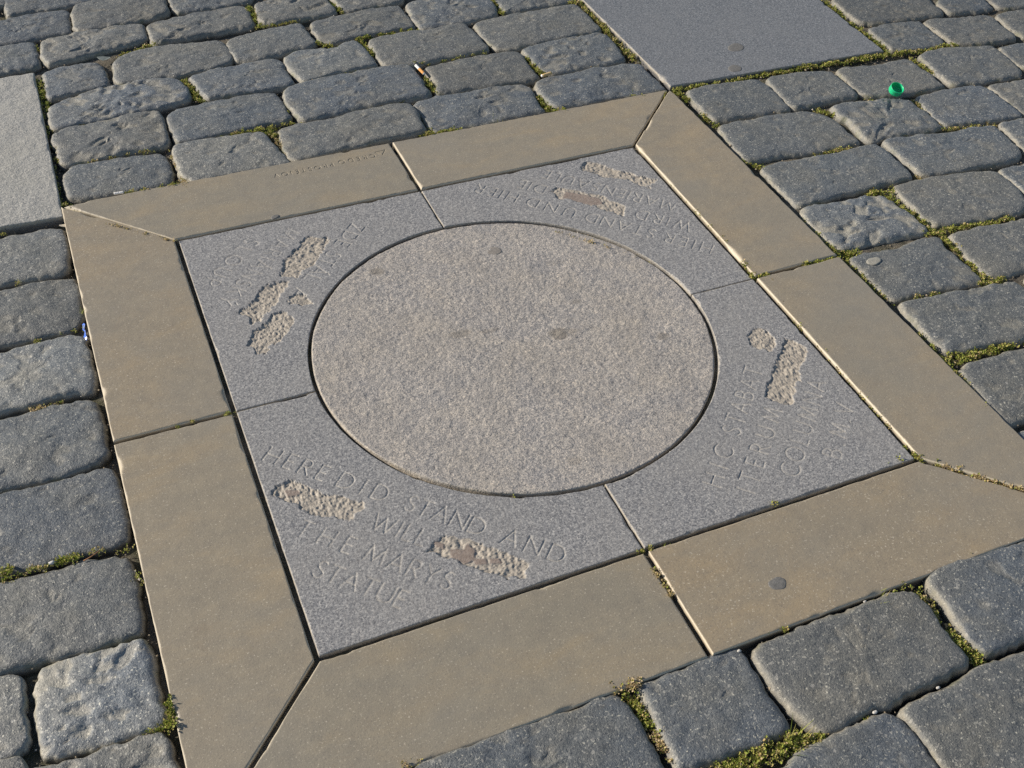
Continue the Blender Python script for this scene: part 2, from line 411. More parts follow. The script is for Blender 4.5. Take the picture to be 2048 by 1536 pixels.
# ------------------------------------------------------------------ traced plan of the place (metres)
SETTS = [[1,0,0.9,[[-0.7188,1.6853],[-0.7201,1.6255],[-0.7193,1.5782],[-0.6582,1.5925],[-0.5673,1.5883],[-0.5059,1.6038],[-0.4945,1.7355],[-0.7146,1.7364]]],
 [1,-2,0.92,[[-0.805,1.5617],[-0.7347,1.5633],[-0.6738,1.5801],[-0.6131,1.583],[-0.5717,1.5719],[-0.5735,1.5167],[-0.5789,1.4528],[-0.6286,1.442],[-0.7456,1.4279],[-0.8137,1.4249]]],
 [1.3,0,0.92,[[-0.5621,1.5805],[-0.5186,1.602],[-0.4221,1.6155],[-0.3247,1.6204],[-0.3355,1.5245],[-0.3339,1.4639],[-0.4232,1.4506],[-0.57,1.4385],[-0.5683,1.5004]]],
 [1,0,0.92,[[-0.3231,1.5509],[-0.3239,1.4634],[-0.2254,1.4657],[-0.1406,1.4673],[-0.119,1.4754],[-0.0959,1.6016],[-0.308,1.6052]]],
 [1,-1,1,[[-0.8145,1.412],[-0.7462,1.4201],[-0.7002,1.423],[-0.666,1.4193],[-0.6667,1.3553],[-0.6705,1.2968],[-0.7124,1.2912],[-0.7568,1.2891],[-0.8225,1.2849]]],
 [1.8,0,1.1,[[-0.6548,1.4045],[-0.6444,1.4255],[-0.5827,1.4317],[-0.5225,1.4362],[-0.4614,1.4407],[-0.411,1.4349],[-0.4089,1.3886],[-0.4101,1.3527],[-0.4663,1.3311],[-0.5452,1.313],[-0.6544,1.2887],[-0.6606,1.3269],[-0.6597,1.3794]]],
 [1.8,-1,1,[[-0.4007,1.4227],[-0.3507,1.4403],[-0.2599,1.4535],[-0.1523,1.4621],[-0.1407,1.4278],[-0.1441,1.3694],[-0.1506,1.331],[-0.2355,1.3288],[-0.3232,1.3227],[-0.3995,1.3161],[-0.4031,1.3586]]],
 [1.5,0,1,[[-0.1207,1.4514],[-0.0481,1.4669],[0.0603,1.468],[0.0626,1.4044],[0.0692,1.335],[-0.0048,1.3306],[-0.1275,1.3317],[-0.1325,1.3802]]],
 [1,0,1,[[0.0811,1.4451],[0.081,1.3889],[0.0842,1.336],[0.1568,1.3354],[0.2507,1.3374],[0.2752,1.4341]]],
 [1,-1,1,[[-0.6697,1.2611],[-0.6273,1.2792],[-0.5334,1.2722],[-0.5278,1.1912],[-0.5324,1.1435],[-0.5965,1.1372],[-0.666,1.1309],[-0.6687,1.1555],[-0.6699,1.2164]]],
 [1.2,1,1,[[-0.5081,1.2478],[-0.4737,1.2828],[-0.4037,1.2985],[-0.2393,1.2825],[-0.2327,1.2176],[-0.2391,1.1616],[-0.3816,1.1399],[-0.5151,1.1472],[-0.5149,1.1942]]],
 [1,0,1,[[-0.2335,1.2806],[-0.1504,1.3052],[-0.0455,1.3151],[-0.0341,1.2996],[-0.0268,1.1952],[-0.0333,1.1809],[-0.186,1.1561],[-0.2286,1.1657],[-0.2372,1.2191]]],
 [1.4,-1,0.9,[[-0.015,1.3076],[0.0432,1.3141],[0.1436,1.3278],[0.2305,1.3226],[0.2345,1.2937],[0.2346,1.1956],[0.2097,1.1897],[0.151,1.1927],[0.0722,1.1832],[0.0123,1.1761],[-0.0138,1.1962],[-0.0193,1.2543]]],
 [1.6,0,1,[[0.2504,1.3282],[0.3245,1.3405],[0.4255,1.3445],[0.467,1.2858],[0.4643,1.1849],[0.37,1.1755],[0.2678,1.1755],[0.242,1.1786],[0.2408,1.2524]]],
 [1,0,1,[[0.4842,1.2927],[0.4726,1.1881],[0.4959,1.1862],[0.6083,1.1939],[0.6701,1.2011],[0.6956,1.2082],[0.6908,1.294]]],
 [3,2,1.15,[[-0.6701,1.0928],[-0.6316,1.1187],[-0.569,1.1371],[-0.4947,1.1474],[-0.4109,1.1377],[-0.3771,1.1208],[-0.3635,1.084],[-0.3685,1.0232],[-0.4395,1.0085],[-0.5537,0.9968],[-0.6148,0.9941],[-0.6709,0.99],[-0.6768,1.0317]]],
 [1.2,0,1,[[-0.3512,1.1292],[-0.317,1.1425],[-0.1872,1.1513],[-0.1449,1.1497],[-0.1304,1.1341],[-0.1312,1.0697],[-0.1279,1.0182],[-0.1425,1.0036],[-0.2216,1.0071],[-0.333,1.0082],[-0.3439,1.0383],[-0.3472,1.0905]]],
 [1.2,0,1.15,[[-0.1217,1.1443],[-0.0907,1.1682],[-0.023,1.1637],[0.0093,1.1443],[0.0289,1.1676],[0.066,1.1713],[0.0734,1.1247],[0.0814,1.0418],[0.0754,1.0308],[-0.0381,1.0243],[-0.1082,1.0113],[-0.1239,1.0748]]],
 [1,0,1,[[0.0944,1.1587],[0.1376,1.1718],[0.2169,1.1757],[0.2557,1.1681],[0.3497,1.1765],[0.3625,1.1458],[0.3683,1.0305],[0.3589,1.0173],[0.2083,1.0106],[0.1717,1.0049],[0.09,1.0257],[0.0906,1.0863]]],
 [1,0,1,[[0.376,1.1557],[0.4035,1.1728],[0.4914,1.1756],[0.6587,1.1799],[0.6789,1.1574],[0.6812,1.0303],[0.669,1.0199],[0.5416,1.0152],[0.4204,1.0069],[0.3804,1.0208],[0.375,1.0841]]],
 [2,0,1,[[-0.678,0.973],[-0.6526,0.9856],[-0.5836,0.9896],[-0.518,0.9975],[-0.4501,0.9985],[-0.4433,0.9869],[-0.4429,0.9039],[-0.4498,0.8483],[-0.4943,0.8474],[-0.5546,0.8483],[-0.6284,0.8483],[-0.672,0.8459],[-0.6759,0.9087]]],
 [1.3,1,1,[[-0.4315,0.9667],[-0.4098,0.9887],[-0.3524,0.9962],[-0.2232,1.0004],[-0.1835,0.9864],[-0.1778,0.958],[-0.1764,0.8872],[-0.1786,0.8697],[-0.2053,0.8634],[-0.2564,0.8615],[-0.3273,0.8516],[-0.4265,0.842],[-0.4343,0.8748],[-0.4339,0.9294]]],
 [1.3,1,1,[[-0.1611,1.0003],[-0.1198,1.0129],[-0.054,1.0198],[0.0287,1.0213],[0.1085,1.0244],[0.1513,1.0121],[0.157,0.9558],[0.156,0.8688],[0.1462,0.8553],[0.0783,0.8601],[-0.0224,0.8556],[-0.1069,0.8464],[-0.147,0.8471],[-0.1604,0.861],[-0.1716,0.9368]]],
 [1,0,0.9,[[0.1779,0.9793],[0.1885,0.9912],[0.2691,1],[0.4163,0.9974],[0.4306,0.9897],[0.4304,0.9331],[0.4252,0.8488],[0.4134,0.8428],[0.3546,0.8508],[0.2445,0.8523],[0.1686,0.8595],[0.182,0.9166]]],
 [2,0,1,[[0.4397,0.992],[0.4554,1.0003],[0.5418,1.0095],[0.6605,1.0113],[0.6751,0.9804],[0.6715,0.8704],[0.648,0.8597],[0.5429,0.8593],[0.4864,0.853],[0.4512,0.8628],[0.4411,0.924]]],
 [1,-2,1,[[-0.6741,0.8108],[-0.6547,0.8396],[-0.5684,0.8389],[-0.4743,0.8297],[-0.4607,0.8],[-0.4642,0.7247],[-0.4778,0.7061],[-0.539,0.7014],[-0.5986,0.7004],[-0.6513,0.7084],[-0.6732,0.7277],[-0.6766,0.7727]]],
 [1.3,2,1.22,[[-0.4485,0.8267],[-0.4319,0.8418],[-0.3519,0.8387],[-0.2632,0.833],[-0.2463,0.8247],[-0.2394,0.7811],[-0.2245,0.694],[-0.229,0.6854],[-0.2974,0.69],[-0.363,0.6879],[-0.4304,0.6869],[-0.4468,0.7243],[-0.4496,0.7755]]],
 [1.2,1,1,[[-0.2172,0.8297],[-0.1774,0.8399],[-0.1078,0.8354],[-0.031,0.847],[0.0397,0.8453],[0.0883,0.8398],[0.094,0.8213],[0.0949,0.7224],[0.0879,0.7093],[-0.004,0.7051],[-0.0964,0.6998],[-0.2156,0.6949],[-0.2236,0.7185],[-0.2187,0.7801]]],
 [1.6,0,1,[[0.1013,0.8352],[0.1314,0.8484],[0.1971,0.8494],[0.3509,0.8421],[0.3789,0.8322],[0.3839,0.808],[0.3778,0.7133],[0.3755,0.7024],[0.2919,0.7019],[0.1858,0.7011],[0.1071,0.7069],[0.1021,0.7423]]],
 [1.5,0,1,[[0.397,0.8233],[0.4269,0.838],[0.5501,0.8463],[0.6516,0.8451],[0.6867,0.8329],[0.6889,0.7846],[0.6874,0.7059],[0.6772,0.6995],[0.5128,0.7012],[0.4127,0.7009],[0.3961,0.7258],[0.3918,0.7879]]],
 [1,0,0.82,[[1.349,0.9929],[1.3402,0.8852],[1.3481,0.8246],[1.5139,0.8042],[1.5964,0.7976],[1.6089,0.8788],[1.6197,0.9406]]],  # top right stones from here: lens falloff darkened into their tone
 [1,0,0.82,[[1.6182,0.8821],[1.6049,0.7978],[1.6965,0.7821],[1.7508,0.7857],[1.7576,0.8283],[1.7668,0.8975]]],
 [1,0,0.82,[[1.7712,0.8301],[1.7606,0.7791],[1.8324,0.7642],[1.9201,0.76],[1.9314,0.8519],[1.7804,0.8929]]],
 [1,0,0.86,[[1.3488,0.8124],[1.4992,0.8001],[1.5048,0.7799],[1.4884,0.6531],[1.3955,0.6598],[1.3268,0.6781],[1.338,0.7629]]],
 [1,0,0.86,[[1.5104,0.7871],[1.5612,0.791],[1.7125,0.7547],[1.7002,0.7067],[1.6894,0.621],[1.6194,0.622],[1.5077,0.6493],[1.5093,0.7155]]],
 [1,0,0.86,[[1.7224,0.7544],[1.8195,0.7495],[1.9201,0.7407],[1.8339,0.6095],[1.7041,0.6188],[1.712,0.6814]]],
 [1,0,0.95,[[0.727,0.6794],[0.789,0.6801],[0.8916,0.6771],[0.9306,0.6557],[0.9268,0.579],[0.9204,0.5157],[0.8897,0.517],[0.8593,0.5207],[0.7855,0.5235],[0.7283,0.5277],[0.7187,0.5567],[0.7194,0.6159]]],
 [1,1,0.95,[[0.9492,0.6672],[1.038,0.6622],[1.1168,0.6425],[1.1168,0.6319],[1.1121,0.5259],[1.1001,0.5152],[0.9942,0.5159],[0.9272,0.5156],[0.9291,0.5782],[0.9366,0.6383]]],
 [1,0,0.95,[[1.1316,0.6426],[1.175,0.6514],[1.2298,0.6296],[1.3345,0.631],[1.3425,0.6173],[1.3408,0.483],[1.3325,0.4783],[1.2504,0.482],[1.1939,0.4869],[1.1461,0.4989],[1.1216,0.525]]],
 [1,1,0.95,[[1.3792,0.6348],[1.4133,0.6424],[1.4974,0.6386],[1.5517,0.6169],[1.576,0.617],[1.5936,0.6052],[1.5881,0.5704],[1.5764,0.476],[1.5543,0.4599],[1.4526,0.4668],[1.3565,0.4801],[1.3622,0.5538]]],
 [1,0,0.95,[[1.6011,0.6026],[1.6864,0.5988],[1.7833,0.5915],[1.6981,0.4631],[1.5879,0.4747],[1.5852,0.5353]]],
 [1.2,0,1,[[0.7171,0.511],[0.7642,0.5126],[0.852,0.5092],[0.9402,0.5038],[0.9795,0.4779],[0.9922,0.4242],[0.9921,0.3449],[0.9793,0.3384],[0.8808,0.3411],[0.8178,0.353],[0.7552,0.3564],[0.7112,0.3596],[0.7029,0.3711],[0.7067,0.4365]]],
 [2,1,1,[[1.0158,0.4962],[1.0685,0.4968],[1.1819,0.4788],[1.2147,0.4548],[1.2177,0.4172],[1.2137,0.3334],[1.2046,0.3274],[1.1331,0.3302],[1.0648,0.3411],[1.03,0.3312],[1.0064,0.342],[1.0191,0.4309],[1.0074,0.4538]]],
 [1.2,0,1,[[1.2386,0.4686],[1.3238,0.4712],[1.4072,0.4622],[1.4285,0.4419],[1.4328,0.4074],[1.4242,0.3053],[1.4137,0.3019],[1.3533,0.3092],[1.2192,0.3314],[1.2219,0.3892]]],
 [1,0,1,[[1.4392,0.4509],[1.5491,0.4433],[1.64,0.4351],[1.5201,0.2711],[1.4326,0.3046],[1.4395,0.3851]]],
 [1.2,0,1,[[0.7181,0.3258],[0.7611,0.3353],[0.8479,0.3293],[0.9285,0.3217],[0.9675,0.3294],[1.0181,0.3244],[1.0262,0.3039],[1.0134,0.1836],[1.0021,0.1776],[0.926,0.181],[0.848,0.1817],[0.7735,0.1816],[0.7202,0.1761],[0.7143,0.1783],[0.715,0.2361],[0.7166,0.2915]]],
 [1.2,1,1,[[1.0434,0.3309],[1.0731,0.3336],[1.1904,0.3096],[1.2635,0.3064],[1.3275,0.2927],[1.3254,0.2681],[1.3148,0.1846],[1.2823,0.1573],[1.1794,0.1628],[1.0342,0.1761],[1.0387,0.2306],[1.043,0.2935]]],
 [1,0,1,[[1.3494,0.3012],[1.4185,0.2954],[1.5005,0.2828],[1.3934,0.1344],[1.3195,0.172],[1.3405,0.2535]]],
 [3,0,1.2,[[0.7171,0.1677],[0.7401,0.1707],[0.7993,0.1663],[0.8788,0.1606],[0.9098,0.1434],[0.9161,0.1005],[0.9212,0.0183],[0.9044,0.0064],[0.8056,0.0178],[0.7343,0.0213],[0.7134,0.0256],[0.708,0.0521],[0.7079,0.1392]]],
 [1,1,1,[[0.9489,0.1647],[0.9845,0.1718],[1.0796,0.1657],[1.1946,0.1447],[1.2027,0.1251],[1.1961,0.0466],[1.1846,0.0214],[1.1503,-0.0083],[1.0783,0.0031],[0.9714,0.0145],[0.9428,0.0232],[0.9429,0.0754],[0.9456,0.1362]]],
 [1,0,1,[[1.2125,0.1382],[1.2802,0.1389],[1.3598,0.1293],[1.2515,-0.0186],[1.2038,0.0339],[1.2079,0.1088]]],
 [1,0,1,[[0.7169,-0.0033],[0.8178,-0.0148],[0.8619,-0.0083],[0.9183,-0.0078],[0.9235,-0.0186],[0.9171,-0.0499],[0.9236,-0.1543],[0.907,-0.1596],[0.8247,-0.1531],[0.7631,-0.1492],[0.7141,-0.145],[0.7113,-0.0783],[0.7109,-0.0283]]],
 [1,0,1,[[0.952,-0.0112],[0.9894,-0.0105],[1.0683,-0.0193],[1.1377,-0.0225],[1.2127,-0.0312],[1.1263,-0.1812],[1.0126,-0.1642],[0.9378,-0.1563],[0.9347,-0.1251],[0.9408,-0.0499]]],
 [1.4,0,1,[[0.7203,-0.1552],[0.7546,-0.1602],[0.8436,-0.1666],[0.9137,-0.1718],[0.9808,-0.1805],[0.9785,-0.2331],[0.9506,-0.3302],[0.8715,-0.3239],[0.782,-0.3118],[0.7154,-0.3065],[0.7081,-0.2737],[0.7086,-0.227],[0.7156,-0.1705]]],
 [1,0,1,[[0.9945,-0.1791],[1.0732,-0.1834],[1.0518,-0.2606],[0.9748,-0.3169],[0.9855,-0.2389]]],
 [1,0,1,[[0.7039,-0.344],[0.7422,-0.3392],[0.8552,-0.3424],[0.958,-0.3478],[0.8753,-0.4964],[0.7283,-0.4861],[0.7032,-0.4865],[0.6896,-0.4838],[0.6922,-0.4521],[0.6967,-0.4019],[0.7012,-0.3635]]],
 [1,0,1,[[0.6934,-0.5124],[0.7062,-0.5075],[0.8571,-0.5153],[0.8193,-0.5995],[0.7014,-0.5892],[0.6845,-0.5499]]],
 [1,1,1,[[0.3599,-0.6947],[0.3686,-0.6895],[0.4,-0.6844],[0.4572,-0.6871],[0.5465,-0.6919],[0.6523,-0.697],[0.6015,-0.8211],[0.423,-0.8318],[0.3868,-0.8305],[0.3605,-0.8295],[0.3535,-0.8233],[0.3559,-0.7672],[0.3585,-0.7364],[0.357,-0.7134]]],
 [1,1,0.95,[[0.0605,-0.7036],[0.0862,-0.7001],[0.1402,-0.6953],[0.1753,-0.6967],[0.1896,-0.6943],[0.2455,-0.6964],[0.2898,-0.6954],[0.3317,-0.7044],[0.3347,-0.7122],[0.3331,-0.7681],[0.3299,-0.8309],[0.3202,-0.8363],[0.2775,-0.8376],[0.2121,-0.8415],[0.1654,-0.8388],[0.0929,-0.8462],[0.0746,-0.8388],[0.0614,-0.8144],[0.0569,-0.7612],[0.0555,-0.741],[0.057,-0.7208],[0.0573,-0.71]]],
 [1,-1,1,[[-0.1133,-0.695],[-0.0985,-0.6912],[-0.0382,-0.693],[-0.0161,-0.6884],[0.0123,-0.6896],[0.0394,-0.691],[0.044,-0.7005],[0.0449,-0.7327],[0.0444,-0.7771],[0.0466,-0.817],[0.0346,-0.8259],[0.001,-0.8274],[-0.0423,-0.8249],[-0.0859,-0.8242],[-0.1244,-0.8245],[-0.1188,-0.7935],[-0.1153,-0.7575],[-0.1146,-0.716]]],
 [1.2,0,0.95,[[-0.4231,-0.6888],[-0.4041,-0.6878],[-0.3454,-0.6879],[-0.294,-0.6891],[-0.2771,-0.6906],[-0.2206,-0.6917],[-0.1996,-0.6962],[-0.1879,-0.6915],[-0.1677,-0.6877],[-0.1463,-0.6922],[-0.1409,-0.6976],[-0.1366,-0.7182],[-0.1371,-0.7503],[-0.1346,-0.8053],[-0.1381,-0.8275],[-0.1593,-0.8468],[-0.3108,-0.8455],[-0.4353,-0.8392],[-0.4778,-0.7844],[-0.4807,-0.7173],[-0.4468,-0.6928]]],
 [1,1,0.95,[[0.2059,-0.8518],[0.2264,-0.8496],[0.2667,-0.8512],[0.3386,-0.8411],[0.3808,-0.8427],[0.4133,-0.8428],[0.5081,-0.8498],[0.5002,-0.9866],[0.2264,-1.0296],[0.2023,-1.0029],[0.1992,-0.9445],[0.1959,-0.9167],[0.1925,-0.8768],[0.1932,-0.8601]]],
 [1,0,0.95,[[0.0685,-0.8523],[0.0888,-0.8521],[0.1246,-0.8512],[0.1556,-0.8489],[0.1752,-0.8529],[0.1853,-0.8608],[0.1863,-0.8744],[0.1893,-0.9059],[0.1908,-0.9461],[0.1891,-0.9907],[0.0352,-0.9855],[-0.0071,-0.942],[-0.0184,-0.8756],[0.0035,-0.8623],[0.0368,-0.8551]]],
 [1,0,0.95,[[-0.1226,-0.8443],[-0.0254,-0.8693],[-0.018,-0.9476],[-0.1365,-0.9353]]],
 [1,-5,1.2,[[-0.8814,0.6367],[-0.8096,0.6323],[-0.7792,0.6349],[-0.7174,0.633],[-0.6953,0.6214],[-0.691,0.5868],[-0.6961,0.5213],[-0.7065,0.4796],[-0.7344,0.4773],[-0.7869,0.481],[-0.8216,0.483],[-0.8901,0.4855]]],
 [1,-5,0.95,[[-0.8914,0.4617],[-0.823,0.465],[-0.7792,0.4703],[-0.7177,0.4679],[-0.6925,0.4553],[-0.6904,0.4154],[-0.6929,0.3483],[-0.7008,0.3206],[-0.7275,0.3105],[-0.778,0.3084],[-0.8357,0.3079],[-0.9003,0.3077]]],
 [1.2,-6,1.35,[[-0.9015,0.2867],[-0.8372,0.2892],[-0.8,0.2944],[-0.7538,0.3006],[-0.7164,0.2978],[-0.699,0.2813],[-0.6966,0.2359],[-0.6958,0.1688],[-0.702,0.1414],[-0.7551,0.1451],[-0.8022,0.1456],[-0.8488,0.1449],[-0.9099,0.1404]]],
 [1.3,-6,1,[[-0.9109,0.1229],[-0.8505,0.1236],[-0.8236,0.1243],[-0.7635,0.127],[-0.7242,0.1245],[-0.7036,0.1116],[-0.6998,0.0817],[-0.7016,0.0247],[-0.7041,-0.0092],[-0.7147,-0.0244],[-0.7532,-0.0319],[-0.8052,-0.0337],[-0.8628,-0.0297],[-0.9197,-0.0299]]],
 [1,-6,0.92,[[-0.9203,-0.0391],[-0.8636,-0.039],[-0.8171,-0.0432],[-0.7729,-0.0408],[-0.7356,-0.0398],[-0.7026,-0.0459],[-0.6963,-0.0649],[-0.6955,-0.1139],[-0.6947,-0.156],[-0.699,-0.1927],[-0.7178,-0.1992],[-0.7667,-0.1957],[-0.8257,-0.1984],[-0.8759,-0.1928],[-0.9289,-0.1888]]],
 [1,-6,1,[[-0.9299,-0.2066],[-0.8772,-0.2082],[-0.8572,-0.2095],[-0.8308,-0.2153],[-0.7997,-0.2115],[-0.7688,-0.2122],[-0.7141,-0.2211],[-0.7011,-0.2378],[-0.7023,-0.2797],[-0.7054,-0.3284],[-0.7088,-0.362],[-0.7301,-0.3698],[-0.7757,-0.3678],[-0.8202,-0.3626],[-0.8709,-0.3629],[-0.8895,-0.3611],[-0.9385,-0.356]]],
 [2.2,-4,1.5,[[-0.8435,-0.3721],[-0.8146,-0.3697],[-0.7794,-0.3713],[-0.7437,-0.3729],[-0.7205,-0.3719],[-0.7062,-0.3784],[-0.7026,-0.4042],[-0.7036,-0.4551],[-0.7022,-0.4947],[-0.7074,-0.5132],[-0.7295,-0.5141],[-0.768,-0.5156],[-0.8126,-0.508],[-0.8511,-0.5048],[-0.8552,-0.4749],[-0.852,-0.4249],[-0.8494,-0.3931]]],
 [1.2,-6,1.4,[[-0.9389,-0.3638],[-0.8899,-0.3658],[-0.8674,-0.3731],[-0.8662,-0.3998],[-0.8672,-0.4567],[-0.8696,-0.4815],[-0.885,-0.4883],[-0.9001,-0.493],[-0.9463,-0.492]]],
 [1.6,-6,1.15,[[-0.879,-0.5191],[-0.8717,-0.5157],[-0.8433,-0.5151],[-0.8072,-0.5224],[-0.7738,-0.5214],[-0.741,-0.5199],[-0.7071,-0.5223],[-0.7024,-0.5412],[-0.6983,-0.5754],[-0.6964,-0.6202],[-0.7452,-0.6537],[-0.8614,-0.6291]]]]
SLABS = [[[-1.1933,1.2405],[-0.6844,1.2587],[-0.6906,0.6533],[-1.1567,0.6648]],
 [[0.7008,1.4404],[0.6955,1.1861],[0.6965,0.7052],[0.7079,0.7012],[0.9705,0.6964],[1.305,0.6801],[1.3153,0.9722],[1.3256,1.2465]]]
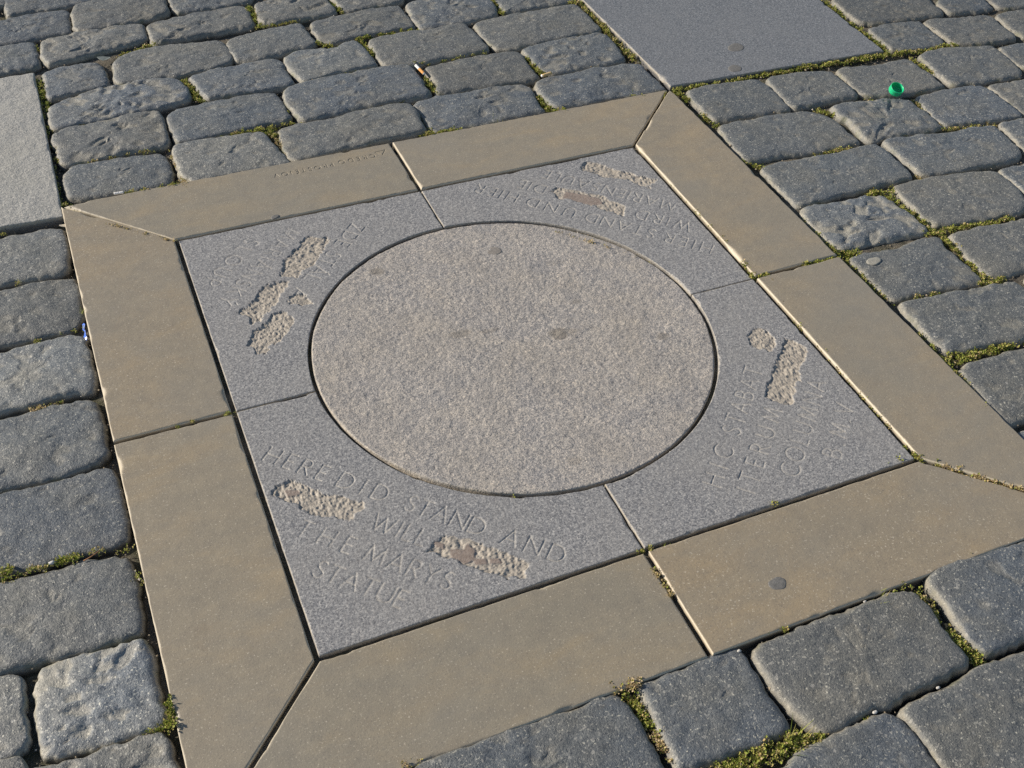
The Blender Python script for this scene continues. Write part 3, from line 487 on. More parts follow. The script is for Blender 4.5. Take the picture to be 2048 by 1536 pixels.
MOSS = [[1,0.3,10,[[-0.4904,1.2886],[-0.3968,1.3179]]],
 [1,0.3,14,[[-0.3676,1.1224],[-0.356,1.0691],[-0.3467,1.0131]]],
 [0.6,0.3,9,[[-0.6479,0.9993],[-0.5833,0.9917]]],
 [0.7,0.1,12,[[-0.6774,1.219],[-0.6722,1.0638]]],
 [0.5,0.3,10,[[-0.6683,1.3958],[-0.6594,1.3713]]],
 [0.4,0.5,10,[[-0.6841,1.0122],[-0.6679,0.9889]]],
 [0.6,0.6,9,[[-0.6294,0.8405],[-0.5418,0.8437],[-0.4499,0.842]]],
 [1,0.4,11,[[-0.3345,0.8433],[-0.2598,0.8472],[-0.2136,0.8395]]],
 [1,0.3,16,[[-0.2598,0.8472],[-0.2208,0.8112]]],
 [0.6,0.8,12,[[-0.233,0.8068],[-0.2237,0.7352]]],
 [0.5,0.4,8,[[-0.2048,0.852],[-0.1475,0.845]]],
 [0.5,0.3,8,[[-0.1778,0.9039],[-0.1814,0.8549]]],
 [0.7,0.8,12,[[-0.4487,0.8373],[-0.446,0.6752]]],
 [0.6,0.5,10,[[-0.5643,0.6992],[-0.4537,0.6876]]],
 [0.4,0.5,10,[[-0.6844,0.9055],[-0.6718,0.8478]]],
 [0.8,0.4,9,[[-0.1009,1.0162],[0.0238,1.0256]]],
 [1,0.2,11,[[-0.0268,1.1952],[0.015,1.1505]]],
 [1,0.2,11,[[0.0691,1.1814],[0.1485,1.185],[0.2336,1.1815]]],
 [1,0.2,17,[[0.0749,1.171],[0.0898,1.0839]]],
 [1,0.3,10,[[0.1423,1.0231],[0.2043,1.0067]]],
 [1,0.2,12,[[0.1677,0.9469],[0.1704,0.8711]]],
 [0.6,0.3,8,[[0.2306,1.0081],[0.3512,1.0145]]],
 [0.6,0.5,8,[[0.0035,0.8628],[0.0891,0.8562]]],
 [1,0.3,9,[[0.0713,0.702],[0.1654,0.6949]]],
 [0.6,0.3,9,[[0.1003,0.7407],[0.1052,0.6987]]],
 [1,0.2,13,[[0.065,1.4036],[0.083,1.3364]]],
 [0.6,0.4,9,[[-0.1454,1.3263],[-0.0331,1.3226]]],
 [1,0.3,13,[[0.4711,1.2781],[0.4737,1.1907]]],
 [0.9,0.1,13,[[-0.1361,1.4474],[-0.136,1.3231]]],
 [1,0.55,13,[[0.6675,1.2051],[0.6967,1.1794],[0.6873,1.0107],[0.6834,0.9323],[0.6891,0.8481]]],
 [1,0.4,13,[[0.4373,0.9521],[0.44,0.8616]]],
 [0.5,0.8,7,[[0.5429,0.8593],[0.5911,0.861]]],
 [1,0.3,12,[[0.3906,0.7736],[0.3867,0.7078],[0.4162,0.6949]]],
 [0.5,0.3,6,[[0.5953,0.7012],[0.62,0.6876]]],
 [0.9,0.3,10,[[0.7078,0.6912],[0.8287,0.6865],[0.9624,0.6835]]],
 [1,0.3,16,[[0.9624,0.6835],[1.1259,0.6794],[1.3148,0.6683],[1.4024,0.6546],[1.5082,0.6519]]],
 [1,0.3,14,[[0.7078,0.6912],[0.7141,0.6396]]],
 [1,0.3,12,[[0.7122,0.5684],[0.7215,0.514]]],
 [0.9,0.3,16,[[0.704,0.3686],[0.7347,0.324]]],
 [0.9,0.2,15,[[1.3286,0.9869],[1.3262,0.8563],[1.3165,0.6789]]],
 [0.6,0.6,10,[[1.1159,0.517],[1.136,0.495]]],
 [0.9,0.4,12,[[0.9777,0.4977],[1.0082,0.463]]],
 [0.9,0.5,10,[[0.8677,0.3393],[0.951,0.3288]]],
 [0.9,0.4,12,[[1.3524,0.6303],[1.3608,0.5463]]],
 [0.7,0.5,8,[[1.225,0.4586],[1.2137,0.3334]]],
 [0.6,0.6,9,[[1.2079,0.3263],[1.3449,0.3028]]],
 [0.8,0.7,12,[[1.3179,0.3125],[1.3451,0.2911]]],
 [0.6,0.5,7,[[1.0893,0.3368],[1.14,0.33]]],
 [0.6,0.9,8,[[1.0283,0.1926],[1.0273,0.1724]]],
 [0.8,0.3,8,[[1.1116,0.1686],[1.1358,0.1598]]],
 [1,0.3,16,[[0.8884,0.1649],[0.9529,0.1612]]],
 [1,0.3,16,[[0.9193,0.1458],[0.927,0.0813],[0.9296,0.0097]]],
 [1,0.3,20,[[0.9099,0.0134],[0.9586,-0.0046]]],
 [1,0.3,13,[[0.9623,0.0032],[1.1222,-0.0131]]],
 [1,0.4,15,[[0.9377,-0.0149],[0.9341,-0.084],[0.9252,-0.1582]]],
 [1,0.4,12,[[0.9069,-0.1611],[0.9627,-0.1688]]],
 [0.8,0.5,9,[[0.763,-0.1523],[0.818,-0.157]]],
 [1,0.2,18,[[0.6953,0.0132],[0.7407,0.0033]]],
 [0.9,0.3,9,[[0.6043,0.0029],[0.6962,-0.0008]]],
 [0.8,0.3,10,[[0.7056,-0.0026],[0.7037,-0.1046]]],
 [0.6,0.3,9,[[0.707,0.147],[0.6991,0.0118]]],
 [0.5,0.5,6,[[0.7037,-0.1046],[0.7148,-0.1578]]],
 [0.8,0.6,8,[[0.5307,0.0072],[0.506,-0.0871]]],
 [0.7,0.7,7,[[0.5039,-0.1289],[0.5029,-0.1729]]],
 [0.6,0.6,6,[[0.5028,-0.2017],[0.5068,-0.2302]]],
 [0.35,0.5,6,[[0.506,-0.0871],[0.4997,-0.4761]]],
 [1,0.3,24,[[0.6991,-0.32],[0.7573,-0.321]]],
 [1,0.3,17,[[0.7573,-0.321],[0.8776,-0.3262]]],
 [0.7,0.4,11,[[0.7033,-0.2295],[0.6982,-0.321]]],
 [0.7,0.4,11,[[0.6922,-0.3285],[0.6936,-0.3767]]],
 [0.4,0.4,7,[[0.6936,-0.3767],[0.6824,-0.4798]]],
 [0.6,0.3,6,[[0.2227,-0.4903],[0.2389,-0.4934]]],
 [1,0.3,9,[[0.4534,-0.4886],[0.4958,-0.4876]]],
 [0.9,0.3,9,[[0.4986,-0.4591],[0.4991,-0.4924]]],
 [1,0.4,10,[[0.4983,-0.4909],[0.5286,-0.5223]]],
 [1,0.8,10,[[0.5286,-0.5223],[0.568,-0.5661],[0.6225,-0.6196]]],
 [0.5,0.4,5,[[0.4412,-0.6838],[0.4549,-0.6842]]],
 [0.6,0.3,8,[[0.0997,-0.6916],[0.1416,-0.6932]]],
 [0.6,0.5,9,[[0.3008,-0.6913],[0.3331,-0.6946]]],
 [1,0.6,17,[[0.3391,-0.7111],[0.3391,-0.7651]]],
 [1,0.3,17,[[0.3351,-0.7733],[0.3443,-0.8333]]],
 [0.6,0.7,7,[[0.1262,-0.8457],[0.1521,-0.8483]]],
 [1,0.4,26,[[-0.073,-0.8394],[-0.0001,-0.8411],[0.0451,-0.8414]]],
 [1,0.5,14,[[0.0451,-0.8414],[0.0837,-0.847]]],
 [1,0.9,16,[[-0.1423,-0.6858],[-0.1118,-0.6891]]],
 [1,0.35,17,[[-0.1319,-0.7004],[-0.1241,-0.7616]]],
 [1,0.9,15,[[-0.1241,-0.7616],[-0.1227,-0.7992]]],
 [0.8,0.8,10,[[-0.441,-0.6873],[-0.4185,-0.687]]],
 [0.9,0.8,7,[[-0.0059,-0.5347],[-0.0027,-0.5848]]],
 [0.8,0.5,8,[[-0.0136,-0.4927],[0.008,-0.4992]]],
 [0.6,0.5,4,[[0.1196,-0.4912],[0.1287,-0.4906]]],
 [0.5,0.4,3,[[-0.1391,-0.3334],[-0.1244,-0.3381]]],
 [0.8,0.8,9,[[-0.806,0.131],[-0.7652,0.1252]]],
 [0.5,0.6,6,[[-0.7628,0.133],[-0.7534,0.1319]]],
 [0.9,0.2,14,[[-0.8021,-0.202],[-0.7732,-0.2028]]],
 [1,0.2,20,[[-0.8767,-0.2019],[-0.861,-0.1912]]],
 [0.6,0.7,12,[[-0.8519,-0.2023],[-0.8127,-0.2045]]],
 [0.4,0.5,9,[[-0.7589,-0.2007],[-0.698,-0.2177]]],
 [0.8,0.3,6,[[-0.5135,-0.0008],[-0.4969,0.0002]]],
 [0.5,0.3,3,[[-0.5917,0.0002],[-0.586,0.0004]]],
 [0.5,0.3,3,[[-0.5674,0.0016],[-0.5617,0.0019]]],
 [0.5,0.5,9,[[-0.6995,-0.2715],[-0.6952,-0.2872]]],
 [1,0.1,14,[[-0.7079,-0.516],[-0.6917,-0.5239]]],
 [0.9,0.1,10,[[-0.6937,-0.4865],[-0.6932,-0.5113]]],
 [0.6,0.3,7,[[-0.7295,-0.5178],[-0.7066,-0.5195]]],
 [0.6,0.5,8,[[-0.8223,0.474],[-0.7858,0.4744]]],
 [0.5,0.3,8,[[-0.7938,0.299],[-0.769,0.2993]]],
 [0.6,0.3,8,[[-0.7361,0.3095],[-0.6944,0.3038]]],
 [0.7,0.3,12,[[-0.6877,0.7106],[-0.6677,0.6702]]],
 [0.5,0.4,8,[[-0.8086,0.644],[-0.7995,0.6441]]],
 [0.8,0.95,5,[[-0.6179,0.5999],[-0.5022,0.493]]],
 [0.7,0.2,5,[[0.5033,0.2424],[0.5071,0.1055]]],
 [1,0.3,7,[[0.5034,0.0505],[0.5049,0.0037]]],
 [0.5,0.2,5,[[0.507,0.4866],[0.5033,0.2424]]],
 [1,0.3,9,[[0.494,0.0077],[0.5328,-0.0019]]],
 [0.7,0.3,4,[[0.6749,0.6804],[0.6537,0.6512]]],
 [0.45,0.2,3,[[-0.6813,1.2452],[-0.6851,0.9266],[-0.6893,0.6564]]],
 [0.35,0.9,3,[[0.1939,0.2865],[0.3374,0.1207]]]]
PATCH = {'BL':[[[-0.4862,-0.1872],[-0.453,-0.1756],[-0.4348,-0.1932],[-0.4117,-0.2196],[-0.3801,-0.2422],[-0.3601,-0.2603],[-0.3693,-0.2736],[-0.3923,-0.283],[-0.4126,-0.2668],[-0.4342,-0.255],[-0.4526,-0.2311],[-0.4712,-0.2068]],
 [[-0.2976,-0.3831],[-0.2709,-0.3583],[-0.2484,-0.38],[-0.2272,-0.3915],[-0.2106,-0.414],[-0.1842,-0.437],[-0.1723,-0.4572],[-0.1847,-0.474],[-0.2047,-0.4737],[-0.2258,-0.4517],[-0.2487,-0.4334],[-0.2719,-0.4088]]],'TR':[[[0.3365,0.4489],[0.3722,0.481],[0.3956,0.4595],[0.4165,0.4262],[0.4427,0.404],[0.4806,0.3619],[0.4542,0.3405],[0.4326,0.37],[0.408,0.3945],[0.3756,0.4188],[0.352,0.4464]],
 [[0.2534,0.3985],[0.2709,0.4134],[0.2858,0.3988],[0.3148,0.3761],[0.3423,0.3509],[0.3641,0.322],[0.3733,0.3009],[0.3567,0.272],[0.337,0.2966],[0.322,0.3168],[0.2947,0.3415],[0.2703,0.3653],[0.2532,0.3745]]],'TL':[[[-0.2563,0.424],[-0.2199,0.3998],[-0.2474,0.368],[-0.2777,0.3317],[-0.3136,0.3086],[-0.3395,0.3216],[-0.3188,0.3638],[-0.2881,0.397]],
 [[-0.3256,0.3001],[-0.348,0.2732],[-0.3675,0.2491],[-0.392,0.2185],[-0.4241,0.2007],[-0.4279,0.232],[-0.4362,0.2443],[-0.4025,0.2685],[-0.3795,0.3009],[-0.3529,0.3071]],
 [[-0.321,0.2662],[-0.3041,0.2222],[-0.3395,0.2324],[-0.3427,0.2492]],
 [[-0.3711,0.2198],[-0.355,0.2167],[-0.3426,0.1849],[-0.3667,0.1643],[-0.3903,0.1441],[-0.415,0.125],[-0.431,0.1255],[-0.4323,0.1429],[-0.441,0.1519],[-0.4182,0.1867],[-0.3906,0.209]]],'BR':[[[0.4127,-0.1269],[0.4302,-0.1266],[0.4447,-0.1628],[0.4251,-0.1856],[0.4119,-0.1872],[0.3847,-0.1603]],
 [[0.4586,-0.1681],[0.4826,-0.2074],[0.4447,-0.242],[0.4103,-0.2793],[0.3822,-0.3113],[0.3678,-0.3118],[0.35,-0.296],[0.3433,-0.2844],[0.3744,-0.2501],[0.4158,-0.2116]]]}
SMOOTH = [[[0.2822,0.391],[0.3123,0.3709],[0.3386,0.3433],[0.336,0.3234],[0.3105,0.3298],[0.2801,0.3558],[0.2666,0.3726]],
 [[-0.2679,-0.3915],[-0.2481,-0.3993],[-0.2394,-0.39],[-0.2327,-0.4054],[-0.2391,-0.4217],[-0.2575,-0.4238],[-0.2697,-0.4097]],
 [[-0.4649,-0.192],[-0.4443,-0.2],[-0.4418,-0.2096],[-0.4636,-0.2063]],
 [[-0.2424,-0.4173],[-0.2232,-0.4264],[-0.2248,-0.4367],[-0.2423,-0.4298]],
 [[-0.2827,-0.3698],[-0.2704,-0.3778],[-0.2757,-0.3853],[-0.2857,-0.3782]],
 [[-0.2205,-0.4259],[-0.2051,-0.4319],[-0.2062,-0.4408],[-0.2221,-0.4362]]]

# ------------------------------------------------------------------ ground bed under the stones, out to the horizon
def build_ground():
    xs = np.concatenate([[-400, -120, -40, -12, -4], np.arange(-1.3, 2.4, .016), [5, 12, 40, 120, 400]])
    ys = np.concatenate([[-400, -120, -40, -12, -4], np.arange(-1.3, 2.3, .016), [5, 12, 40, 120, 400]])
    X, Y = np.meshgrid(xs, ys, indexing='ij')
    near = (np.abs(X - .5) < 2.2) & (np.abs(Y - .4) < 2.2)
    Z = np.where(near, -.021 + fbm(X, Y, 14, 4, 3) * .006 + fbm(X, Y, 3, 2, 9) * .004, -.045)
    inpl = (np.abs(X) < .66) & (np.abs(Y) < .66)
    Z = np.where(X > .7, Z + .006, Z)
    Z = np.where(inpl, -.0085 + fbm(X, Y, 30, 3, 3) * .003, Z)
    V = np.stack([X.ravel(), Y.ravel(), Z.ravel()], 1)
    o = mesh('ground', V, grid_faces(len(xs), len(ys)), M_DIRT, origin=(0, 0, 0))
    tag(o, kind='structure')
build_ground()

pave = empty('cobbled_pavement')
tag(pave, kind='structure')

# ------------------------------------------------------------------ setts
def chaikin(p, it=2, q=.25):
    p = np.asarray(p, float)
    for _ in range(it):
        a = p * (1 - q) + np.roll(p, -1, 0) * q
        b = p * q + np.roll(p, -1, 0) * (1 - q)
        p = np.stack([a, b], 1).reshape(-1, 2)
    return p

def resample(p, n):
    q = np.vstack([p, p[:1]])
    d = np.r_[0, np.cumsum(np.hypot(*np.diff(q, axis=0).T))]
    s = np.linspace(0, d[-1], n, endpoint=False)
    return np.stack([np.interp(s, d, q[:, 0]), np.interp(s, d, q[:, 1])], 1)

def area(p):
    x, y = p[:, 0], p[:, 1]
    return .5 * np.sum(x * np.roll(y, -1) - y * np.roll(x, -1))

def smooth_loop(a, k):
    for _ in range(k):
        a = .25 * np.roll(a, 1, 0) + .5 * a + .25 * np.roll(a, -1, 0)
    return a

def sett_mesh(poly, rough=1.0, dz=0.0, seed=0, n=128, rings=17, dome=1.0):
    p = chaikin(chaikin(poly, 1, .16), 1, .25)
    if area(p) < 0: p = p[::-1]
    p = resample(p, n)
    t = np.roll(p, -1, 0) - np.roll(p, 1, 0)
    nrm = np.stack([-t[:, 1], t[:, 0]], 1)
    nrm /= np.linalg.norm(nrm, axis=1)[:, None] + 1e-9          # inward for CCW
    p = p + nrm * ((-.0040 if dome > .7 else -.0034) + fbm(p[:, 0], p[:, 1], 38, 3, seed)[:, None] * .0046 + fbm(p[:, 0], p[:, 1], 105, 3, seed + 5)[:, None] * .0034)
    nrm = smooth_loop(nrm, 5)
    nrm /= np.linalg.norm(nrm, axis=1)[:, None] + 1e-9
    c = p.mean(0)
    size = math.sqrt(abs(area(p)))
    lev = [(-.0030, -.055), (-.0012, -.030), (-.0004, -.0175), (.0, -.0130), (.0016, -.0090), (.0034, -.0056), (.0054, -.0027), (.0088, -.0008)]
    lev = [(a * .78, b * .8) for a, b in lev] if dome < .7 else [(a * .85, b * .92) for a, b in lev]
    rr = min(1.0, size / .15)
    shw = .9 + .5 * vnoise(np.array([seed * 3.7]), np.array([1.3]), 5)[0]
    loops, zs, ed = [], [], []
    # shoulder width wanders along the edge: worn corners, tight sides
    wv = 1 + .55 * fbm(p[:, 0], p[:, 1], 22, 3, seed + 30)
    wv = np.clip(smooth_loop(wv, 2), .45, 1.8)
    for k, (d, z) in enumerate(lev):
        dd = d * rr * shw * (wv if d > 0 else 1)
        q = p + nrm * np.reshape(dd, (-1, 1)) * np.ones((n, 1))
        if k > 5: q = .7 * q + .3 * smooth_loop(q, 2)
        loops.append(q); zs.append(np.full(n, z) * (rr if z > -.012 else 1)); ed.append(np.full(n, [.1, .2, .4, .6, .75, .65, .28, .05][k]))
    last = loops[-1]
    for k in range(1, rings + 1):
        f = 1 - k / (rings + .6)
        # shrink towards the centre, rounding out the outline as it goes
        q = c + (smooth_loop(last, 2 * k) - c) * f
        loops.append(q); zs.append(np.full(n, 0.0)); ed.append(np.zeros(n))
    L = np.array(loops); Z = np.array(zs); E = np.array(ed)
    x, y = L[..., 0], L[..., 1]
    r2 = np.clip(1 - np.linalg.norm(L - c, axis=2) / (np.linalg.norm(last - c, axis=1)[None] + 1e-9), 0, 1)
    top = sstep(-.008, -.0006, Z)
    rs = random.Random(seed)
    tiltx, tilty = rs.uniform(-.018, .018), rs.uniform(-.018, .018)
    Z = Z + top * (.0034 * dome * rr * sstep(-.15, 1.0, r2) + tiltx * (x - c[0]) + tilty * (y - c[1]))
    Z = Z + top * fbm(x, y, 17, 3, seed + 2) * .0021 * (.7 + .3 * rough)
    Z = Z + top * fbm(x, y, 75, 3, seed + 8) * .0011 * (.5 + .5 * rough)
    # chips and pits
    pn = fbm(x, y, 42, 3, seed + 40)
    pm = fbm(x, y, 11, 2, seed + 44)
    thr = .50 - .11 * rough
    pit = sstep(thr, thr + .16, pn + .25 * pm) * top * min(1.0, .18 + .32 * rough)
    Z = Z - pit * .0032
    # one larger spall near an edge on rough stones
    if rough > 1.4:
        for _ in range(int(rough * 1.5)):
            a = rs.uniform(0, 6.28); f = rs.uniform(.25, .9)
            q = c + (last[int(a / 6.29 * n)] - c) * f
            w_, l_ = rs.uniform(.006, .013), rs.uniform(.014, .034)
            an = rs.uniform(-.5, .9)
            u = (x - q[0]) * math.cos(an) + (y - q[1]) * math.sin(an)
            v = -(x - q[0]) * math.sin(an) + (y - q[1]) * math.cos(an)
            g = sstep(1.0, .45, (u / l_) ** 2 + (v / w_) ** 2 + fbm(x, y, 60, 2, seed + 77) * .5)
            Z = Z - g * top * .0035
            pit = np.maximum(pit, g * top * .8)
    Z = Z + dz
    zc = Z[-1].mean()
    V = np.stack([x.ravel(), y.ravel(), Z.ravel()], 1)
    V = np.vstack([V, [[c[0], c[1], zc]]])
    m = len(loops)
    F = []
    i, j = np.meshgrid(np.arange(m - 1), np.arange(n), indexing='ij')
    a = (i * n + j).ravel(); b = (i * n + (j + 1) % n).ravel()
    Q = np.stack([a, b, b + n, a + n], 1)
    F = Q.tolist()
    k0 = (m - 1) * n; cc = m * n
    F += [[k0 + j, k0 + (j + 1) % n, cc] for j in range(n)]
    return V, F, np.r_[E.ravel(), 0.0], np.r_[pit.ravel(), 0.0], p

for i, (rough, dz, tone, poly) in enumerate(SETTS):
    mxp = np.array(poly).mean(0)
    V, F, E, Pt, _ = sett_mesh(poly, rough, dz * .001 + random.uniform(-.0015, .0015), i * 13 + 1, dome=.35 if (mxp[0] > .68 or mxp[1] < -.7) else (.75 if mxp[1] < .4 else 1.0))
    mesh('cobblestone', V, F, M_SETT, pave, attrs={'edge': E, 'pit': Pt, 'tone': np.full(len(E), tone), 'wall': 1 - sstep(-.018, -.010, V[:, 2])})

# flat slabs let into the cobbles
def param_slab(name, P4, us, vs_, mat, parent, z0=0.0, hf=None, chamf=.0015, chip=1.0, seed=0, label=None, flat=True, thick=.05):
    """P4: function (u,v)->(x,y) arrays on 0..1 ; us, vs_: grid lines; walls drop down all round."""
    U, W = np.meshgrid(us, vs_, indexing='ij')
    X, Y, D = P4(U, W)                       # D: distance to the nearest edge
    Z = np.full(X.shape, z0)
    ch = chamf * (1 + chip * np.clip(fbm(X, Y, 45, 4, seed) * 1.6, -.5, 3) + chip * 3.0 * sstep(.34, .6, fbm(X, Y, 19, 3, seed + 3)))
    drop = np.clip(1 - D / np.maximum(ch, 1e-5), 0, 1) ** 1.6
    Z = Z - drop * ch * .9
    Z = Z + fbm(X, Y, 5, 3, seed + 9) * .0005
    at = {'edge': np.clip(drop, 0, 1)}
    if hf is not None:
        dz, extra = hf(X, Y)
        Z = Z + dz
        at.update(extra)
    nu, nv = X.shape
    F = grid_faces(nu, nv)
    V = np.stack([X.ravel(), Y.ravel(), Z.ravel()], 1)
    # boundary loop
    idx = np.arange(nu * nv).reshape(nu, nv)
    loop = np.concatenate([idx[:, 0], idx[-1, 1:], idx[-2::-1, -1], idx[0, -2:0:-1]])
    n = len(loop)
    base = len(V)
    w1 = V[loop].copy()
    rg = fbm(w1[:, 0], w1[:, 1], 90, 3, seed + 31) * .0007
    cx = np.array([X.mean(), Y.mean()])
    out = w1[:, :2] - cx; out /= np.linalg.norm(out, axis=1)[:, None] + 1e-9
    w1[:, :2] += out * (.0002 + np.abs(rg))[:, None]
    w1[:, 2] -= .004
    w2 = w1.copy(); w2[:, 2] = z0 - .010
    w3 = w1.copy(); w3[:, 2] = z0 - thick
    V = np.vstack([V, w1, w2, w3])
    k = np.arange(n); kn = (k + 1) % n
    F = np.vstack([F, np.stack([loop[k], base + k, base + kn, loop[kn]], 1), np.stack([base + k, base + n + k, base + n + kn, base + kn], 1), np.stack([base + n + k, base + 2 * n + k, base + 2 * n + kn, base + n + kn], 1)])
    # consistent outward winding
    a, b, c = V[F[0, 0]], V[F[0, 1]], V[F[0, 2]]
    if np.cross(b - a, c - a)[2] < 0: F = F[:, ::-1]
    A = {}
    for kk, vv in at.items():
        vv = vv.ravel()
        A[kk] = np.r_[vv, np.full(n, .35 if kk == 'edge' else 0.0), np.zeros(2 * n)]
    A['wall'] = np.r_[np.zeros(base), np.full(n, .25), np.ones(2 * n)]
    o = mesh(name, V, F, mat, parent, attrs=A, smooth=True)
    if label: o['label'] = label
    return o

def quad_param(p00, p10, p11, p01):
    a, b, c, d = map(np.array, (p00, p10, p11, p01))
    L = [(a, b), (b, c), (c, d), (d, a)]
    def f(U, W):
        U_ = U[..., None]; W_ = W[..., None]
        P_ = a * (1 - U_) * (1 - W_) + b * U_ * (1 - W_) + c * U_ * W_ + d * (1 - U_) * W_
        x, y = P_[..., 0], P_[..., 1]
        D = np.full(x.shape, 1e9)
        for s, e in L:
            v = e - s; ln = np.hypot(*v)
            D = np.minimum(D, np.abs((x - s[0]) * v[1] - (y - s[1]) * v[0]) / ln)
        return x, y, D
    return f

def lines_for(length, cell, fine=.0007):
    n = max(4, int(length / cell))
    e = np.array([0, .0006, .0013, .0022, .0034, .005]) / length
    mid = np.linspace(.008 / length, 1 - .008 / length, n)
    return np.concatenate([e, mid, 1 - e[::-1]])

sl = SLABS[0]
param_slab('paving_slab', quad_param(sl[0], sl[1], sl[2], sl[3]), lines_for(.9, .006), lines_for(.4, .005), M_SLABL, pave, z0=.0005,
           hf=lambda X, Y: (fbm(X, Y, 60, 4, 5) * .0012 + fbm(X, Y, 9, 3, 6) * .0015, {}), chamf=.0022, chip=.4, seed=3, label='pale rough granite slab with mossy edge')
sl = SLABS[1]
# corners: keep the traced four-sided outline
param_slab('paving_slab', quad_param(sl[0], ((sl[2][0] + sl[3][0]) / 2, (sl[2][1] + sl[3][1]) / 2), sl[5], sl[7]), lines_for(.8, .006), lines_for(.6, .006), M_SLABT, pave, z0=.0,
           hf=lambda X, Y: (fbm(X, Y, 40, 3, 15) * .0003 + fbm(X, Y, 6, 3, 16) * .0008, {}), chamf=.002, seed=8, label='smooth blue-grey granite slab')

# ------------------------------------------------------------------ lettering: skeleton strokes, unit height
def arc(cx, cy, rx, ry, a0, a1, n=14):
    return [(cx + rx * math.cos(R(a0 + (a1 - a0) * k / n)), cy + ry * math.sin(R(a0 + (a1 - a0) * k / n))) for k in range(n + 1)]
G = {
 'A': (.78, [[(0, 0), (.39, 1), (.78, 0)], [(.14, .34), (.64, .34)]]),
 'B': (.55, [[(0, 0), (0, 1), (.2, 1)] + arc(.22, .76, .24, .24, 90, -90) + [(0, .52)], [(.2, .52)] + arc(.26, .26, .29, .26, 90, -90) + [(0, 0)]]),
 'C': (.72, [arc(.5, .5, .5, .5, 52, 308, 22)]),
 'D': (.76, [[(0, 0), (0, 1), (.26, 1)] + arc(.26, .5, .5, .5, 90, -90, 18) + [(0, 0)]]),
 'E': (.42, [[(.42, 1), (0, 1), (0, 0), (.42, 0)], [(0, .5), (.36, .5)]]),
 'H': (.72, [[(0, 0), (0, 1)], [(.72, 0), (.72, 1)], [(0, .5), (.72, .5)]]),
 'I': (.0, [[(0, 0), (0, 1)]]),
 'J': (.3, [[(.3, 1), (.3, .2)] + arc(.1, .2, .2, .2, 0, -100, 8)]),
 'K': (.56, [[(0, 0), (0, 1)], [(.54, 1), (.0, .46)], [(.16, .6), (.58, 0)]]),
 'L': (.4, [[(0, 1), (0, 0), (.4, 0)]]),
 'M': (.94, [[(0, 0), (.12, 1), (.47, .12), (.82, 1), (.94, 0)]]),
 'N': (.76, [[(0, 0), (0, 1), (.76, 0), (.76, 1)]]),
 'O': (.98, [arc(.49, .5, .49, .5, 0, 360, 30)]),
 'P': (.5, [[(0, 0), (0, 1), (.22, 1)] + arc(.24, .73, .26, .27, 90, -90) + [(0, .46)]]),
 'R': (.56, [[(0, 0), (0, 1), (.2, 1)] + arc(.22, .75, .25, .25, 90, -90) + [(0, .5)], [(.2, .5), (.56, 0)]]),
 'S': (.48, [arc(.25, .76, .21, .24, 35, 200, 12)[:-1] + [(.1, .6), (.38, .42)] + arc(.23, .24, .24, .24, 25, -150, 12)]),
 'T': (.62, [[(0, 1), (.62, 1)], [(.31, 1), (.31, 0)]]),
 'U': (.72, [[(0, 1), (0, .34)] + arc(.36, .34, .36, .34, 180, 360, 14) + [(.72, 1)]]),
 'V': (.74, [[(0, 1), (.37, 0), (.74, 1)]]),
 'W': (1.12, [[(0, 1), (.3, 0), (.56, .9), (.84, 0), (1.12, 1)]]),
 'X': (.6, [[(0, 1), (.6, 0)], [(0, 0), (.6, 1)]]),
 'Y': (.66, [[(0, 1), (.33, .48), (.66, 1)], [(.33, .48), (.33, 0)]]),
 'Z': (.62, [[(0, 1), (.62, 1), (0, 0), (.62, 0)]]),
 '.': (.02, [[(0, .0), (.02, .04)]]),
 "'": (.02, [[(.03, 1.05), (0, .85)]]),
}
G['\u00c4'] = (.78, G['A'][1] + [[(.24, 1.16), (.25, 1.18)], [(.53, 1.16), (.54, 1.18)]])
G['\u00c1'] = (.78, G['A'][1] + [[(.38, 1.1), (.5, 1.28)]])
G['\u00dd'] = (.66, G['Y'][1] + [[(.32, 1.1), (.44, 1.28)]])
G['\u011a'] = (.42, G['E'][1] + [[(.1, 1.28), (.22, 1.12), (.34, 1.28)]])

def layout(text, a0, a1, base, h, ang):
    """strokes of a word set between a0 and a1 along direction `ang`, foot of the letters at `base` across it."""
    gap = .30
    w = sum(G[c][0] for c in text) + gap * (len(text) - 1)
    k = (a1 - a0) / (w * h)                 # spacing factor
    e = np.array([math.cos(R(ang)), math.sin(R(ang))]); n = np.array([-e[1], e[0]])
    out = []
    x = 0.0
    # keep glyph widths, spread only the gaps when the word is wider or tighter than natural
    tot = sum(G[c][0] for c in text) * h
    kk = 1.0
    g = ((a1 - a0) - tot) / max(1, len(text) - 1)
    if g < .10 * h:
        kk = ((a1 - a0) - .14 * h * (len(text) - 1)) / tot; g = .14 * h
    x = a0
    for c in text:
        gw, st = G[c]
        for s in st:
            pts = np.array(s)
            q = e * (x + pts[:, :1] * h * kk) + n * (base + pts[:, 1:2] * h)
            out.append(q)
        x += gw * h * kk + g
    return out

